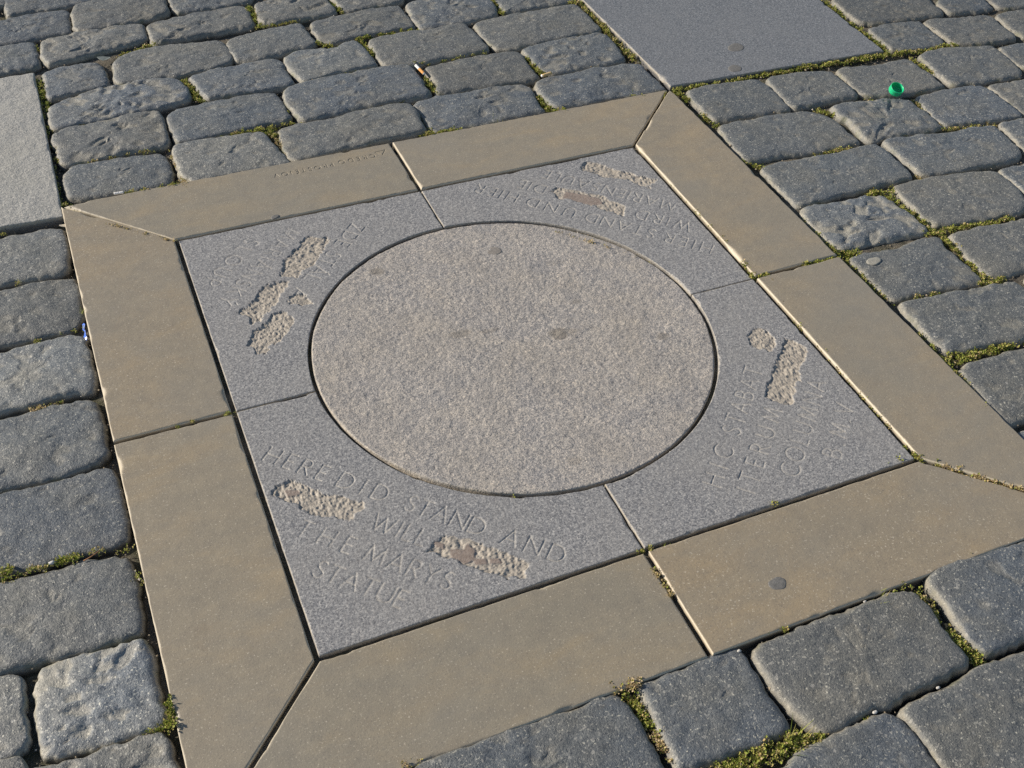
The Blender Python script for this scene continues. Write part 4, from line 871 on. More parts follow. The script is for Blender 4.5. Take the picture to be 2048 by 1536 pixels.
def groove_field(X, Y, strokes, wid, rad):
    """distance of every grid point to the strokes (only near them)."""
    D = np.full(X.shape, rad)
    for s in strokes:
        x0, y0 = s.min(0) - rad; x1, y1 = s.max(0) + rad
        m = (X > x0) & (X < x1) & (Y > y0) & (Y < y1)
        if not m.any(): continue
        xs, ys = X[m], Y[m]
        d = np.full(xs.shape, rad)
        for a, b in zip(s[:-1], s[1:]):
            ab = b - a
            t = np.clip(((xs - a[0]) * ab[0] + (ys - a[1]) * ab[1]) / (ab @ ab + 1e-12), 0, 1)
            d = np.minimum(d, np.hypot(xs - a[0] - t * ab[0], ys - a[1] - t * ab[1]))
        D[m] = np.minimum(D[m], d)
    return D

# ------------------------------------------------------------------ the commemorative stone square
plaque = empty('memorial_paving_stone')
tag(plaque, 'square grey granite memorial with round centre, carved lettering and tan stone border', 'memorial plaque')

HI = .4985; HO = .6905; JG = .0042
tan_nodes = []
def border(p00, p10, p11, p01, seed, us=None, ws=None, hf=None, z=0.0, label=None):
    lu = np.hypot(p10[0] - p00[0], p10[1] - p00[1]); lv = .19
    return param_slab('border_slab', quad_param(p00, p10, p11, p01), us if us is not None else lines_for(lu, .005), ws if ws is not None else lines_for(lv, .005),
                      M_TAN, plaque, z0=z, hf=hf, chamf=.0018, chip=.8, seed=seed, label=label)

I = HI + .0040; O = HO; g = JG; dg = .0048
LH = .0135
mk = []
mk += layout('CREDO', .048, .128, -.6598, .0125, 180)
mk += layout('PROST\u011aJOV', .142, .268, -.6560, .0120, 180)
MKX = [(-.272, -.022)]
def maker_hf(X, Y):
    st = [np.array(s) for s in MK]
    D = groove_field(X, Y, st, .0009, .004)
    gdep = np.clip(1 - D / .0012, 0, 1)
    return -gdep * .0011, {'groove': sstep(0, .5, gdep)}
MK = mk + [np.array([(-.0415, -.6690 + 1.3166), (-.0235, .6560), (-.0335, .6655), (-.0415, .6476)])]
# triangle of the maker's mark
MK[-1] = np.array([(-.044, .6655), (-.0205, .6680), (-.0330, .6500), (-.044, .6655)])

# bottom (near) side
border((-O + dg * 1.2, -O), (-g, -O), (-g, -I), (-I + dg * 1.5, -I), 21, z=.0)
border((g, -O), (O - dg, -O), (I - dg, -I), (g, -I), 22, z=.0012)
# right side
border((O, -O + dg), (O, -g), (I, -g), (I, -I + dg), 23, z=.0036)
border((O, g), (O, O - dg), (I, I - dg), (I, g), 24, z=.0034)
# far side
border((O - dg, O), (g, O), (g, I), (I - dg, I), 25, z=.0004)
us = np.unique(np.concatenate([lines_for(.686, .005), np.linspace(.015 / .686, .29 / .686, 330)]))
ws = np.unique(np.concatenate([lines_for(.19, .005), np.linspace(.018 / .19, .052 / .19, 46)]))
border((-g, O), (-O + dg, O), (-I + dg * .2, I), (-g, I), 26, us=us, ws=ws, hf=maker_hf, z=.0, label="border slab with the small maker's mark")
# left side
border((-O, O - dg), (-O, g), (-I, g), (-I, I - dg * .2), 27, z=.001)
border((-O, -g), (-O, -O + dg), (-I, -I + dg * 1.0), (-I, -g), 28, z=.0002)

BASES = [-.4250, -.4775, -.5330, -.5880]
H = .0300
TEXTS = {
 'BL': (-45, [('HERE', -.256, -.150, 0), ('DID', -.126, -.044, 0), ('STAND', -.010, .118, 0), ('AND', .150, .246, 0),
              ('WILL', -.040, .046, 1), ('THE', -.136, -.046, 2), ("MARYS", -.022, .114, 2), ('STATUE', -.076, .066, 3)]),
 'TR': (135, [('HIER', -.254, -.158, 0), ('STAND', -.136, .008, 0), ('UND', .033, .136, 0), ('HIER', .160, .252, 0),
              ('WIRD', -.196, -.082, 1), ('DIE', .118, .176, 1), ('MARIENS\u00c4ULE', -.146, .142, 2)]),
 'TL': (-135, [('ZDE', -.190, -.118, 0), ('ST\u00c1L', -.092, .000, 0), ('A', .030, .055, 0),
               ('MARI\u00c1NSK\u00dd', -.122, .124, 2), ('SLOUP', -.062, .088, 3)]),
 'BR': (45, [('HIC', -.188, -.102, 0), ('STABAT', -.066, .104, 0), ('ITERUM', -.178, .018, 1), ('COLUMNA', -.118, .118, 2),
             ('B', -.050, -.033, 3), ('.', -.018, -.016, 3), ('M', .000, .028, 3), ('.', .040, .042, 3), ('V', .056, .078, 3)]),
}
CORNER = {'BL': 225, 'TR': 45, 'TL': 135, 'BR': -45}
# chisel rows run with the old lettering
def quadrant(key, seed):
    ang, words = TEXTS[key]
    a_mid = CORNER[key]
    RI, HQ, jj = .3608, .4945, .0016
    def P4(U, W):
        th = R(a_mid - 45) + U * R(90)
        # joint between neighbouring quadrants: straight gap parallel to the axis
        cx, sx = np.cos(th), np.sin(th)
        ix, iy = RI * cx, RI * sx
        k = HQ / np.maximum(np.abs(cx), np.abs(sx))
        ox, oy = k * cx, k * sx
        X = ix * (1 - W) + ox * W; Y = iy * (1 - W) + oy * W
        # squeeze off the two straight joints
        sxn = 1 if math.cos(R(a_mid)) > 0 else -1; syn = 1 if math.sin(R(a_mid)) > 0 else -1
        ax, ay = X * sxn, Y * syn
        ax = jj + ax * (1 - jj / HQ); ay = jj + ay * (1 - jj / HQ)
        D = np.minimum.reduce([ax - jj, ay - jj, HQ - ax, HQ - ay, np.hypot(ax, ay) - RI - .0005])
        D = np.maximum(D, 0)
        return ax * sxn, ay * syn, D
    strokes = []
    for wd, a0, a1, ln in words:
        strokes += layout(wd, a0, a1, BASES[ln], H, ang)
    an = R(ang)
    def hf(X, Y):
        D = groove_field(X, Y, strokes, .002, .006)
        wv = .0018 * (1 + .25 * fbm(X, Y, 90, 2, seed + 60))
        gd = np.clip(1 - D / wv, 0, 1)
        gk = {'TL': .85, 'BR': .95}.get(key, 1.0)
        Z = -gd * .0015 * (.55 + .45 * gk)
        c = np.zeros(X.shape)
        for poly in PATCH[key]:
            d = poly_dist(X, Y, poly)
            d = np.where(in_poly(X, Y, poly), d, -d) + fbm(X, Y, 70, 4, seed + 70, .65) * .0085 + .001
            d = d - .0045 * sstep(.25, .6, fbm(X, Y, 38, 3, seed + 71)) * (d < .006)
            c = np.maximum(c, sstep(-.0006, .0010, d))
        s = np.zeros(X.shape)
        for poly in SMOOTH:
            d = poly_dist(X, Y, poly)
            d = np.where(in_poly(X, Y, poly), d, -d) + fbm(X, Y, 80, 3, seed + 75) * .002
            s = np.maximum(s, sstep(-.001, .001, d))
        s = s * c
        # chisel strokes: slanting furrows across the band
        u = X * math.cos(an) + Y * math.sin(an); v = -X * math.sin(an) + Y * math.cos(an)
        w = fbm(X, Y, 30, 3, seed + 80) * .010
        ridge = np.abs(((u * .80 + v * .45 + w) / .0085) % 1 - .5) * 2
        us_ = u * .80 + v * .45; vs2 = (-u * .45 + v * .80) * .38
        rough = (ridge - .5) * .0008 * (.3 + vnoise(u * 60, v * 60, seed + 4)) + (.42 - np.abs(fbm(us_, vs2, 90, 3, seed + 90, .6))) * .0020 + (.4 - np.abs(fbm(X, Y, 62, 4, seed + 93, .7))) * .0024 + fbm(X, Y, 210, 3, seed + 91, .65) * .0018 + fbm(X, Y, 45, 2, seed + 92) * .0012
        Z = Z * (1 - c) + c * ((-.0030 + rough) * (1 - s) - .0012 * s)
        Z = Z + (1 - c) * fbm(X, Y, 160, 2, seed + 95) * .00022
        return Z, {'chisel': c * (1 - s), 'groove': sstep(.1, .7, gd) * (1 - c) * gk * (.75 + .35 * fbm(X, Y, 30, 2, seed + 61)), 'filler': s}
    nu = 480; nv = 190
    e = np.array([0, .0018, .004, .007])
    us = np.concatenate([e, np.linspace(.0095, .9905, nu), 1 - e[::-1]])
    j = np.argmin(np.abs(us - .5)); us[j] = .5
    ws = np.concatenate([e, np.linspace(.0100, .9900, nv), 1 - e[::-1]])
    lab = {'BL': 'inscribed granite quarter with English lettering', 'TR': 'inscribed granite quarter with German lettering',
           'TL': 'inscribed granite quarter with Czech lettering', 'BR': 'inscribed granite quarter with Latin lettering'}[key]
    zz = {'BL': -.0005, 'TR': -.0012, 'TL': -.0008, 'BR': .0006}[key]
    return param_slab('inscribed_slab', P4, us, ws, M_QUAD, plaque, z0=zz, hf=hf, chamf=.0013, chip=.8, seed=seed, label=lab)
for k_, (key, sd_) in enumerate((('BL', 51), ('TR', 52), ('TL', 53), ('BR', 54))):
    quadrant(key, sd_)

def stain(x, y):
    # soft trodden-in spots on the round stone
    s = np.zeros(len(x))
    for sx, sy, r1, r2, k in ((.0834, -.0101, .0165, .015, .75), (.2544, -.0833, .012, .010, .6), (-.0854, .0494, .019, .010, .55), (-.030, .040, .017, .006, .45),
                              (-.165, .273, .013, .012, .7), (.150, .060, .012, .006, .4), (.105, -.0130, .012, .006, .4), (-.02, -.30, .012, .010, .35), (.16, .18, .02, .008, .25)):
        d = ((x - sx) / r1) ** 2 + ((y - sy) / r2) ** 2 + fbm(x, y, 70, 3, 12) * .8
        s = np.maximum(s, k * sstep(1.6, .4, d))
    return s

def disc():
    RD = .3552
    rr = np.concatenate([np.linspace(.004, .344, 150), [.3485, .351, .3527, .3538, .3547, RD]])
    n = 760
    th = np.arange(n) * 2 * math.pi / n
    Rr, T = np.meshgrid(rr, th, indexing='ij')
    wob = 1 + fbm(np.cos(T) * .35, np.sin(T) * .35, 14, 3, 6) * .0022 * (Rr / RD) ** 6
    X, Y = Rr * np.cos(T) * wob, Rr * np.sin(T) * wob
    D = RD - Rr
    ch = .0022 * (1 + np.clip(fbm(X, Y, 40, 3, 5) * 1.4, -.6, 2))
    drop = np.clip(1 - D / ch, 0, 1) ** 1.7
    Z = -.0012 - .0060 * (X * .8 + Y * .6) - drop * .0022 + fbm(X, Y, 110, 3, 33, .6) * .0009 + fbm(X, Y, 9, 3, 34) * .0010
    V = np.stack([X.ravel(), Y.ravel(), Z.ravel()], 1)
    E = drop.ravel()
    m = len(rr)
    i, j = np.meshgrid(np.arange(m - 1), np.arange(n), indexing='ij')
    a = (i * n + j).ravel(); b = (i * n + (j + 1) % n).ravel()
    F = np.stack([a, a + n, b + n, b], 1).tolist()
    w = V[(m - 1) * n:].copy(); w[:, 2] = -.05
    c = len(V) + n
    V = np.vstack([V, w, [[0, 0, V[:n, 2].mean()]]])
    F += [[(m - 1) * n + j, m * n + j, m * n + (j + 1) % n, (m - 1) * n + (j + 1) % n] for j in range(n)]
    F += [[j, (j + 1) % n, c] for j in range(n)]
    E = np.r_[E * .55, np.zeros(n), 0]
    mesh('centre_disc', V, F, M_DISC, plaque, attrs={'edge': E, 'wall': (V[:, 2] < -.03) * 1.0, 'stain': stain(V[:, 0], V[:, 1])}, origin=(0, 0, 0))
disc()

# ------------------------------------------------------------------ cobbles going on beyond what is seen, laid in the same courses
ALL = [np.array(s[3]) for s in SETTS] + [np.array(s) for s in SLABS]
fV, fF, fE = [], [], []
base = 0
rs = random.Random(3)
# occupancy of what is already laid, on a 1 cm grid
gx0, gy0, gs = -3.6, -3.2, .01
GX, GY = np.meshgrid(np.arange(gx0, 4.8, gs), np.arange(gy0, 4.6, gs), indexing='ij')
OCC = (np.abs(GX) < .70) & (np.abs(GY) < .70)
for q in ALL:
    b0, b1 = q.min(0) - .03, q.max(0) + .03
    i0, i1 = max(0, int((b0[0] - gx0) / gs)), int((b1[0] - gx0) / gs) + 2
    j0, j1 = max(0, int((b0[1] - gy0) / gs)), int((b1[1] - gy0) / gs) + 2
    OCC[i0:i1, j0:j1] |= in_poly(GX[i0:i1, j0:j1], GY[i0:i1, j0:j1], q)
def lay(xa, xb, ya, yb):
    global base
    if xb - xa < .055 or yb - ya < .055: return
    jt = lambda: rs.uniform(-.003, .003)
    q = [(xa + jt(), ya + jt()), ((xa + xb) / 2 + jt(), ya + jt()), (xb + jt(), ya + jt()), (xb + jt(), yb + jt()), ((xa + xb) / 2 + jt(), yb + jt()), (xa + jt(), yb + jt())]
    V, F, E, Pt, _ = sett_mesh(q, 1.0, rs.uniform(-.003, .001), rs.randint(0, 9999), n=44, rings=4, dome=.5)
    fV.append(V); fE.append(E)
    F_ = [[v + base for v in f] for f in F]
    fF.extend(F_)
    base += len(V)
y = gy0
while y < 4.4:
    hgt = rs.uniform(.155, .175)
    ja, jb = int((y - gy0) / gs), int((y + hgt - gy0) / gs)
    # widest free band of every column of this course
    lo, hi = [], []
    for i in range(OCC.shape[0]):
        col = OCC[i, ja:jb]
        best = (0, 0); st = None
        for k in range(len(col) + 1):
            if k < len(col) and not col[k]:
                if st is None: st = k
            elif st is not None:
                if k - st > best[1] - best[0]: best = (st, k)
                st = None
        lo.append(best[0]); hi.append(best[1])
    i = 0
    while i < OCC.shape[0] - 4:
        if hi[i] - lo[i] < 6: i += 1; continue
        w = int(rs.uniform(.20, .27) / gs)
        a, b = lo[i], hi[i]
        k = i
        while k < min(i + w, OCC.shape[0]) and min(b, hi[k]) - max(a, lo[k]) >= max(6, .5 * (hi[i] - lo[i])):
            a, b = max(a, lo[k]), min(b, hi[k]); k += 1
        lay(gx0 + i * gs + .004, gx0 + k * gs - .004, gy0 + (ja + a) * gs + .003, gy0 + (ja + b) * gs - .004)
        i = k if k > i else i + 1
    y += hgt
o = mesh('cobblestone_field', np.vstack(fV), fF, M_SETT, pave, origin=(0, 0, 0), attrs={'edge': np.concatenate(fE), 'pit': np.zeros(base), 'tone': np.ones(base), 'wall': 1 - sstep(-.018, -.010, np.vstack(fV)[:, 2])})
tag(o, kind='stuff')

# ------------------------------------------------------------------ moss, grit
def leafcloud(cx, cy, cz, sz, tone, seed):
    """one mesh of many small folded leaves."""
    r = np.random.default_rng(seed)
    n = len(cx)
    th = r.uniform(0, 2 * math.pi, n); tl = r.uniform(.1, 1.25, n)
    d = np.stack([np.cos(th) * np.sin(tl), np.sin(th) * np.sin(tl), np.cos(tl)], 1)
    s = np.stack([-np.sin(th), np.cos(th), np.zeros(n)], 1)
    up = np.cross(d, s)
    c = np.stack([cx, cy, cz], 1)
    L = sz[:, None]
    w = L * r.uniform(.28, .5, (n, 1))
    v0 = c; v1 = c + d * L * .55 + s * w + up * L * .12; v2 = c + d * L; v3 = c + d * L * .55 - s * w + up * L * .12
    V = np.stack([v0, v1, v2, v3], 1).reshape(-1, 3)
    F = np.arange(4 * n).reshape(-1, 4)
    F = np.vstack([F[:, [0, 1, 2]], F[:, [0, 2, 3]]])
    return V, F, np.repeat(tone, 4)

mx, my, mz, ms, mt = [], [], [], [], []
for k, (dens, dry, wmm, path) in enumerate(MOSS):
    p = np.array(path)
    seg = np.hypot(*np.diff(p, axis=0).T)
    L = seg.sum()
    d = np.r_[0, np.cumsum(seg)]
    wd = wmm * .001
    nc = int(L * wd * 190000 * dens) + 6
    s = rng.uniform(0, L, nc)
    x = np.interp(s, d, p[:, 0]); y = np.interp(s, d, p[:, 1])
    ox, oy = rng.normal(0, wd * .30, nc), rng.normal(0, wd * .30, nc)
    x, y = x + ox, y + oy
    clump = fbm(x, y, 95, 3, 300 + k)
    keep = clump > .12 - .36 * dens
    x, y, clump = x[keep], y[keep], clump[keep]
    m = 5
    n = len(x) * m
    X = np.repeat(x, m) + rng.normal(0, .0013, n)
    Y = np.repeat(y, m) + rng.normal(0, .0013, n)
    hump = np.clip(np.repeat(clump, m) + .35, 0, 1)
    Z = np.where((np.abs(X) < .70) & (np.abs(Y) < .70), -.0065, -.0125) + hump * .010 * (.45 + .55 * dens) + rng.normal(0, .0016, n)
    tn = np.clip(rng.normal(.39, .17, n) + dry * rng.uniform(0, 1, n) ** 1.5 * .8 + (dry > .75) * .22 + hump * .12, 0, 1)
    mx.append(X); my.append(Y); mz.append(Z); mt.append(tn)
    ms.append(rng.uniform(.0018, .0042, n) * (1.15 if dens > .8 else .9))
V, F, T = leafcloud(np.concatenate(mx), np.concatenate(my), np.concatenate(mz), np.concatenate(ms), np.concatenate(mt), 5)
o = mesh('moss', V, F, M_MOSS, attrs={'tone': T}, origin=(0, 0, 0), smooth=False)
tag(o, 'yellow-green moss and tiny weeds growing in the joints between the stones', 'moss', kind='stuff')

# grit in the joints: little angular grains
gx = rng.uniform(-1.0, 1.95, 110000); gy = rng.uniform(-1.0, 1.75, 110000)
ok = ~((np.abs(gx) < .4965) & (np.abs(gy) < .4965) & (np.hypot(gx, gy) > .363)) & ~(np.hypot(gx, gy) < .352)
ok &= ~((np.abs(gx) < .6925) & (np.abs(gy) < .6925) & (np.maximum(np.abs(gx), np.abs(gy)) > .504) & (np.abs(np.abs(gx) - np.abs(gy)) > .007) & (np.minimum(np.abs(gx), np.abs(gy)) > .005))
gx, gy = gx[ok], gy[ok]
inside = np.zeros(len(gx), bool)
for q in ALL:
    inside |= in_poly(gx, gy, q)
gx, gy = gx[~inside], gy[~inside]
sel = fbm(gx, gy, 9, 3, 88) + rng.uniform(-.4, .4, len(gx)) > -.25
gx, gy = gx[sel][:16000], gy[sel][:16000]
n = len(gx)
inpl = (np.abs(gx) < .695) & (np.abs(gy) < .695)
sz = np.exp(rng.normal(math.log(.0013), .42, n)); sz = np.clip(sz, .0006, .0040)
zc = np.where(inpl, rng.uniform(-.012, -.007, n), rng.uniform(-.018, -.006, n) + np.where(gx > .7, .004, 0))
oct_ = np.array([[1, 0, 0], [-1, 0, 0], [0, 1, 0], [0, -1, 0], [0, 0, 1], [0, 0, -1]], float)
of = np.array([[0, 2, 4], [2, 1, 4], [1, 3, 4], [3, 0, 4], [2, 0, 5], [1, 2, 5], [3, 1, 5], [0, 3, 5]])
jit = rng.uniform(.55, 1.25, (n, 6, 1))
rot = rng.uniform(0, 6.28, n)
V = oct_[None] * jit * sz[:, None, None]
cx_, sx_ = np.cos(rot)[:, None], np.sin(rot)[:, None]
V = np.stack([V[..., 0] * cx_ - V[..., 1] * sx_, V[..., 0] * sx_ + V[..., 1] * cx_, V[..., 2] * .8], 2)
V = V + np.stack([gx, gy, zc], 1)[:, None, :]
F = (of[None] + 6 * np.arange(n)[:, None, None]).reshape(-1, 3)
tone = np.repeat(np.clip(rng.normal(.5, .22, n), 0, 1), 6)
o = mesh('joint_gravel', V.reshape(-1, 3), F, M_GRIT, attrs={'tone': tone}, origin=(0, 0, 0), smooth=False)
tag(o, 'fine sandy grit lying in the open joints', 'gravel', kind='stuff')

# ------------------------------------------------------------------ small things lying about
def blob(name, x, y, rx, ry, ang, h, mat, z=.0, seed=0, n=36):
    th = np.arange(n) * 2 * math.pi / n
    wob = 1 + .07 * np.sin(2 * th + seed) + .05 * np.sin(3 * th + seed * 2.3) + .03 * np.sin(5 * th + seed * 1.7)
    V = []; rings = [(1.0, -.0012), (.93, h * .1), (.80, h * .7), (.5, h), (.25, h * .95)]
    for f, zz in rings:
        u = np.cos(th) * rx * f * wob; v = np.sin(th) * ry * f * wob
        xx = x + u * math.cos(ang) - v * math.sin(ang); yy = y + u * math.sin(ang) + v * math.cos(ang)
        V.append(np.stack([xx, yy, z + zz + fbm(xx, yy, 160, 2, seed) * h * .25], 1))
    V = np.vstack(V + [np.array([[x, y, z + h]])])
    F = []
    m = len(rings)
    for i in range(m - 1):
        for j in range(n):
            F.append([i * n + j, i * n + (j + 1) % n, (i + 1) * n + (j + 1) % n, (i + 1) * n + j])
    F += [[(m - 1) * n + j, (m - 1) * n + (j + 1) % n, m * n] for j in range(n)]
    return mesh(name, V, F, mat, origin=(x, y, z))

M_GUM = plain('old_gum', (.235, .212, .185), .7, .4, 260, .25, .0006)
M_GUMD = plain('dark_gum', (.145, .140, .130), .7, .4, 260, .25, .0006)
M_GUML = plain('pale_gum', (.30, .285, .24), .7, .4, 260, .18, .0006)
for nm, x, y, rx, ry, an, m, z, lb in (
    ('gumA', .9536, .819, .024, .020, .2, M_GUMD, .0005, 'dark flattened gum spot on the smooth blue-grey slab, the farther of two'),
    ('gumB', .8943, .7257, .019, .017, .9, M_GUMD, .0005, 'dark flattened gum spot on the smooth blue-grey slab, nearer the cobbles'),
    ('gumC', .0652, .2538, .0155, .0140, .1, M_GUM, .0014, 'brownish flattened gum spot near the far edge of the round centre stone'),
    ('gumG', .1511, -.623, .0140, .0120, .1, M_GUMD, .0014, 'dark round gum spot on the nearest tan border slab'),
    ('gumH', .7502, -.0362, .0160, .0110, .1, M_GUML, .0006, 'pale flattened gum spot on the cobble right of the tan border'),
    ('gumI', -.0097, .7913, .0150, .0100, .1, M_GUML, .0034, 'pale gum patch on the cobble behind the far border joint'),
    ('gumK', -.303, .5070, .0090, .0065, .5, M_GUMD, .0010, 'small dark gum blob at the inner edge of the far tan border')):
    if math.hypot(x, y) < .35: z = -.0006 - .0060 * (x * .8 + y * .6)
    o = blob('flattened_gum', x, y, rx, ry, an, .0004, m, z, seed=len(nm) * 3 + int(x * 1000) % 17)
    tag(o, lb, 'chewing gum', 'flattened gum spots trodden on the stones')

# green bottle cap, open side up, leaning in the joint
def bottle_cap():
    t = NT('green_plastic')
    t.fin((.012, .46, .20), .35, .5)
    t.b.inputs['Subsurface Weight'].default_value = .25
    t.b.inputs['Subsurface Radius'].default_value = (.002, .006, .003)
    t.b.inputs['Subsurface Scale'].default_value = 1.0
    M = t.m
    root = empty('bottle_cap', (1.1880, .4850, .0015))
    tag(root, 'bright green plastic bottle cap lying open side up on the cobbles', 'bottle cap')
    ax = mathutils.Vector((.02, -.42, 1.0)).normalized()
    rotm = ax.to_track_quat('Z', 'Y').to_matrix()
    def put(name, prof, n=96, rib=0):
        V, F = [], []
        for (r_, z_, rb) in prof:
            for j in range(n):
                a = j * 2 * math.pi / n
                rr = r_ + (rb * .00035 * (1 if j % 2 else -1))
                v = rotm @ mathutils.Vector((rr * math.cos(a), rr * math.sin(a), z_)) + mathutils.Vector(root.location) + mathutils.Vector((0, 0, .0085))
                V.append(tuple(v))
        m = len(prof)
        for i in range(m - 1):
            for j in range(n):
                F.append([i * n + j, i * n + (j + 1) % n, (i + 1) * n + (j + 1) % n, (i + 1) * n + j])
        return mesh(name, V, F, M, root, smooth=True)
    rad = .0162
    put('shell', [(.0001, -.001, 0), (rad * .86, -.001, 0), (rad * .96, .0002, 0), (rad, .0018, 0), (rad, .003, 1), (rad, .0105, 1), (rad, .0112, 0), (rad * 1.03, .0116, 0),
                  (rad * 1.03, .0142, 0), (rad * 1.0, .0148, 0), (rad * .93, .0146, 0), (rad * .92, .0115, 0), (rad * .90, .0020, 0), (rad * .86, .0008, 0), (.0001, .0008, 0)])
    put('inner_seal', [(rad * .62, .0010, 0), (rad * .62, .0024, 0), (rad * .56, .0024, 0), (rad * .56, .0010, 0)])
bottle_cap()

M_PAPER = plain('cigarette_paper', (.74, .72, .68), .8, .3, 400, .08)
M_FILT = plain('cork_filter_paper', (.62, .30, .09), .7, .3, 500, .25)
M_FILT2 = plain('tan_filter_paper', (.66, .46, .22), .7, .3, 500, .2)
M_ASH = plain('burnt_end', (.06, .055, .05), .9, .2, 500, .4)
def tube(name, a, b, r0, r1, mat, parent=None, n=14, bend=0.0, origin=None):
    a = np.array(a, float); b = np.array(b, float)
    d = b - a; L = np.linalg.norm(d); d /= L
    s = np.cross(d, [0, 0, 1.0]); s /= np.linalg.norm(s) + 1e-9; u = np.cross(s, d)
    V, F = [], []
    m = 6
    for i in range(m + 1):
        t = i / m
        c = a + d * L * t + s * bend * math.sin(t * math.pi)
        r = r0 + (r1 - r0) * t
        for j in range(n):
            an = j * 2 * math.pi / n
            V.append(c + s * r * math.cos(an) + u * r * math.sin(an) * .9)
    for i in range(m):
        for j in range(n):
            F.append([i * n + j, (i + 1) * n + j, (i + 1) * n + (j + 1) % n, i * n + (j + 1) % n])
    F.append(list(range(n))); F.append([m * n + j for j in range(n)][::-1])
    return mesh(name, np.array(V), F, mat, parent, origin=origin)
def butt(a, b, f0, mfilt, label, z=.0045, r=.0036, zb=None):
    root = empty('cigarette_butt', (a[0], a[1], 0))
    tag(root, label, 'cigarette butt', 'cigarette butts in the joints')
    A = np.array([a[0], a[1], z]); B = np.array([b[0], b[1], zb if zb is not None else z]); Mx = A + (B - A) * f0
    if f0 > 0: tube('paper', A, Mx, r, r, M_PAPER, root)
    tube('filter', Mx, B, r * 1.02, r * 1.02, mfilt, root)
    tube('filter_end', B, B + (B - A) * .03, r * .96, r * .9, M_PAPER, root)
butt((.163, .992), (.1692, .9510), .45, M_FILT, 'cigarette butt with white paper and orange filter between two far cobbles', z=.003, zb=.001)
butt((.4275, .8420), (.4560, .8480), .04, M_FILT2, 'tan cigarette filter lying in the joint behind the far border')
butt((-.5865, .7000), (-.5680, .6985), .6, M_PAPER, 'short white cigarette stub in the joint at the far left border', z=-.002, r=.0030)

# twig, paper scraps, pebbles, plastic strip
M_TWIG = plain('dry_twig', (.26, .13, .06), .8, .3, 200, .3)
tag(tube('twig', (-.7655, -.2160, -.004), (-.7400, -.2085, .0005), .0011, .0006, M_TWIG, bend=.001), 'thin reddish-brown twig in the mossy joint on the left', 'twig')
M_SCRAP = plain('white_paper', (.80, .80, .78), .8, .3, 300, .08)
def flake(name, x, y, z, l, w, ang, mat, th=.0006, curl=.001, seed=0):
    r = random.Random(seed)
    pts = []
    for k in range(9):
        a = k * 2 * math.pi / 9
        q = r.uniform(.75, 1.1)
        u, v = math.cos(a) * l / 2 * q, math.sin(a) * w / 2 * q
        pts.append((x + u * math.cos(ang) - v * math.sin(ang), y + u * math.sin(ang) + v * math.cos(ang), z + curl * (u / l * 2) ** 2))
    P_ = np.array(pts)
    V = np.vstack([P_, P_ + [0, 0, th]])
    n = 9
    F = [list(range(n))[::-1], [n + k for k in range(n)]] + [[k, (k + 1) % n, n + (k + 1) % n, n + k] for k in range(n)]
    return mesh(name, V, F, mat, smooth=False, origin=(x, y, z))
tag(flake('paper_scrap', .6041, -.5388, .0022, .0150, .0050, -.15, M_SCRAP, seed=4), 'tiny white scrap of paper on the right tan border', 'paper scrap')
tag(flake('dead_leaf', -.5243, 1.2794, -.003, .034, .020, -.6, plain('grey_leaf', (.15, .17, .16), .6, .4, 150, .3), curl=.004, seed=6), 'curled grey-green dead leaf in the dark joint at upper left', 'leaf')
tag(flake('leaf_scrap', -.6925, .6250, -.004, .022, .010, -.3, plain('beige_leaf', (.50, .44, .34), .8, .3, 150, .2), curl=.002, seed=7), 'beige scrap of leaf at the left corner of the tan border', 'leaf')
M_BLUE = plain('blue_film', (.06, .16, .62), .25, .6, 100, .3)
bx_, by_ = np.linspace(-.6975, -.6985, 9), np.linspace(.318, .272, 9)
V = []; 
for k in range(9):
    wv = .0016 + .0008 * math.sin(k * 1.3)
    for s_ in (-1, 1):
        V.append((bx_[k] + s_ * wv + .0012 * math.sin(k * 1.9), by_[k], -.0065 + .002 * math.sin(k * 2.1) + s_ * .0012))
V = np.array(V); Vb = V - [0, 0, .0003]
F = [[2 * k, 2 * k + 1, 2 * k + 3, 2 * k + 2] for k in range(8)] + [[18 + 2 * k, 18 + 2 * k + 2, 18 + 2 * k + 3, 18 + 2 * k + 1] for k in range(8)]
o = mesh('plastic_strip', np.vstack([V, Vb]), F, M_BLUE)
tag(o, 'narrow strip of blue plastic film in the joint along the left tan border', 'plastic strip')

M_PEB = plain('pale_pebble', (.50, .48, .44), .7, .4, 300, .15, .0004)
def pebble(x, y, z, r, seed):
    rs2 = np.random.default_rng(seed)
    nth, nph = 14, 9; r *= .72
    V = []; 
    for i in range(nph):
        ph = math.pi * (i + .5) / nph
        for j in range(nth):
            th = 2 * math.pi * j / nth
            k = 1 + .22 * (vnoise(np.array([math.cos(th) * math.sin(ph) * 2 + seed]), np.array([math.sin(th) * math.sin(ph) * 2 + math.cos(ph) * 3]), seed)[0] - .5) * 2
            V.append((x + r * k * math.cos(th) * math.sin(ph) * 1.2, y + r * k * math.sin(th) * math.sin(ph) * .8, z + r * .7 * k * math.cos(ph)))
    F = []
    for i in range(nph - 1):
        for j in range(nth):
            F.append([i * nth + j, (i + 1) * nth + j, (i + 1) * nth + (j + 1) % nth, i * nth + (j + 1) % nth])
    F.append(list(range(nth))); F.append([(nph - 1) * nth + j for j in range(nth)][::-1])
    return mesh('pebble', np.array(V), F, M_PEB, origin=(x, y, z))
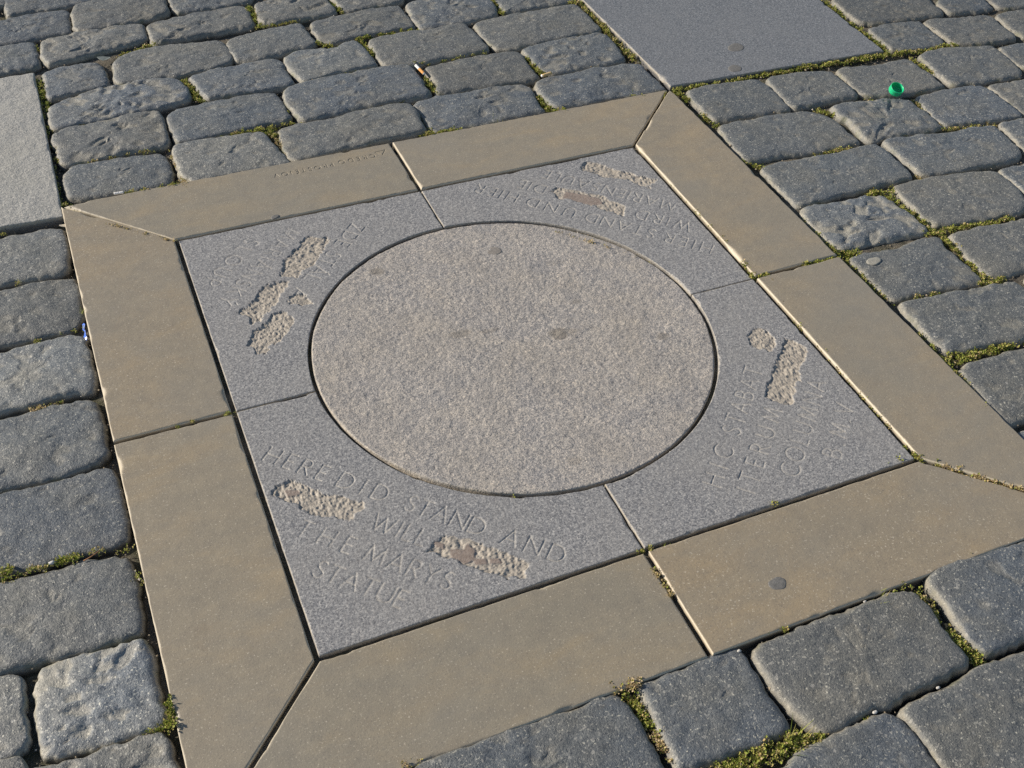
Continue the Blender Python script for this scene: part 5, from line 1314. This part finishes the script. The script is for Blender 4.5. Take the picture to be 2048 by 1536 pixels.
for x, y, z, r, lb in ((.2626, -.8470, -.002, .0034, 'small white pebble between the two nearest right cobbles'),
                       (.1611, -.8450, -.003, .0040, 'white pebble in the joint below the large near cobble'),
                       (.2539, -.6940, -.003, .0030, 'white pebble in the joint along the near tan border'),
                       (-.8077, -.2027, -.004, .0052, 'pale pebble in the mossy joint at the left edge'),
                       (.1314, -.3375, -.001, .0026, 'glinting white bead in the circular joint'),
                       (.0421, -.6975, -.003, .0036, 'pale pebble in the joint below the near border joint')):
    tag(pebble(x, y, z, r, int(abs(x) * 1000)), lb, 'pebble', 'white pebbles in the joints')

# grass sprigs
def sprig(name, x, y, n, h, label, lean=(0, 0), seed=0, z=-.012, spread=.006):
    r = random.Random(seed)
    V, F, T = [], [], []
    for k in range(n):
        a = r.uniform(0, 6.28); px_, py_ = x + r.uniform(-spread, spread), y + r.uniform(-spread, spread)
        hh = h * r.uniform(.5, 1); w = r.uniform(.0005, .0010); ln = r.uniform(.2, .7) * hh
        b = len(V)
        tn = r.uniform(.25, .75)
        for i in range(6):
            t_ = i / 5
            cx2 = px_ + (math.cos(a) * ln + lean[0] * hh) * t_ ** 1.6; cy2 = py_ + (math.sin(a) * ln + lean[1] * hh) * t_ ** 1.6
            ww = w * (1 - t_ * .9)
            for s_ in (-1, 1):
                V.append((cx2 - math.sin(a) * ww * s_, cy2 + math.cos(a) * ww * s_, z + hh * t_)); T.append(tn)
        for i in range(5):
            F.append([b + 2 * i, b + 2 * i + 1, b + 2 * i + 3, b + 2 * i + 2])
    o = mesh(name, np.array(V), F, M_MOSS, attrs={'tone': T}, origin=(x, y, z))
    return tag(o, label, 'grass')
sprig('grass_tuft', .0400, -.8420, 16, .034, 'tuft of thin grass stalks in the mossy joint at the bottom edge', seed=1, spread=.014)
sprig('grass_tuft', -.6965, .3500, 5, .022, 'few blades of grass at the left tan border casting small shadows', lean=(.2, 0), seed=2, spread=.003)
sprig('grass_tuft', .2780, -.6960, 12, .022, 'grass blades in the joint under the near tan border on the right', seed=3, spread=.012)
sprig('grass_tuft', .5950, .7020, 12, .020, 'small grass blades at the far end of the far tan border', seed=4, spread=.012)
sprig('grass_tuft', .2600, .7060, 10, .020, 'grass blades in the joint behind the far tan border', seed=5, spread=.012)
sprig('grass_tuft', .0350, -.5020, 8, .014, 'little weed in the joint where four stones meet at the near side', seed=6, spread=.006, z=-.008)
sprig('grass_tuft', .7350, .0040, 12, .018, 'grass blades at the corner where the right border slabs meet the cobbles', seed=7, spread=.012)

scene.cycles.samples = 128
scene.cycles.max_bounces = 6
scene.cycles.use_denoising = False
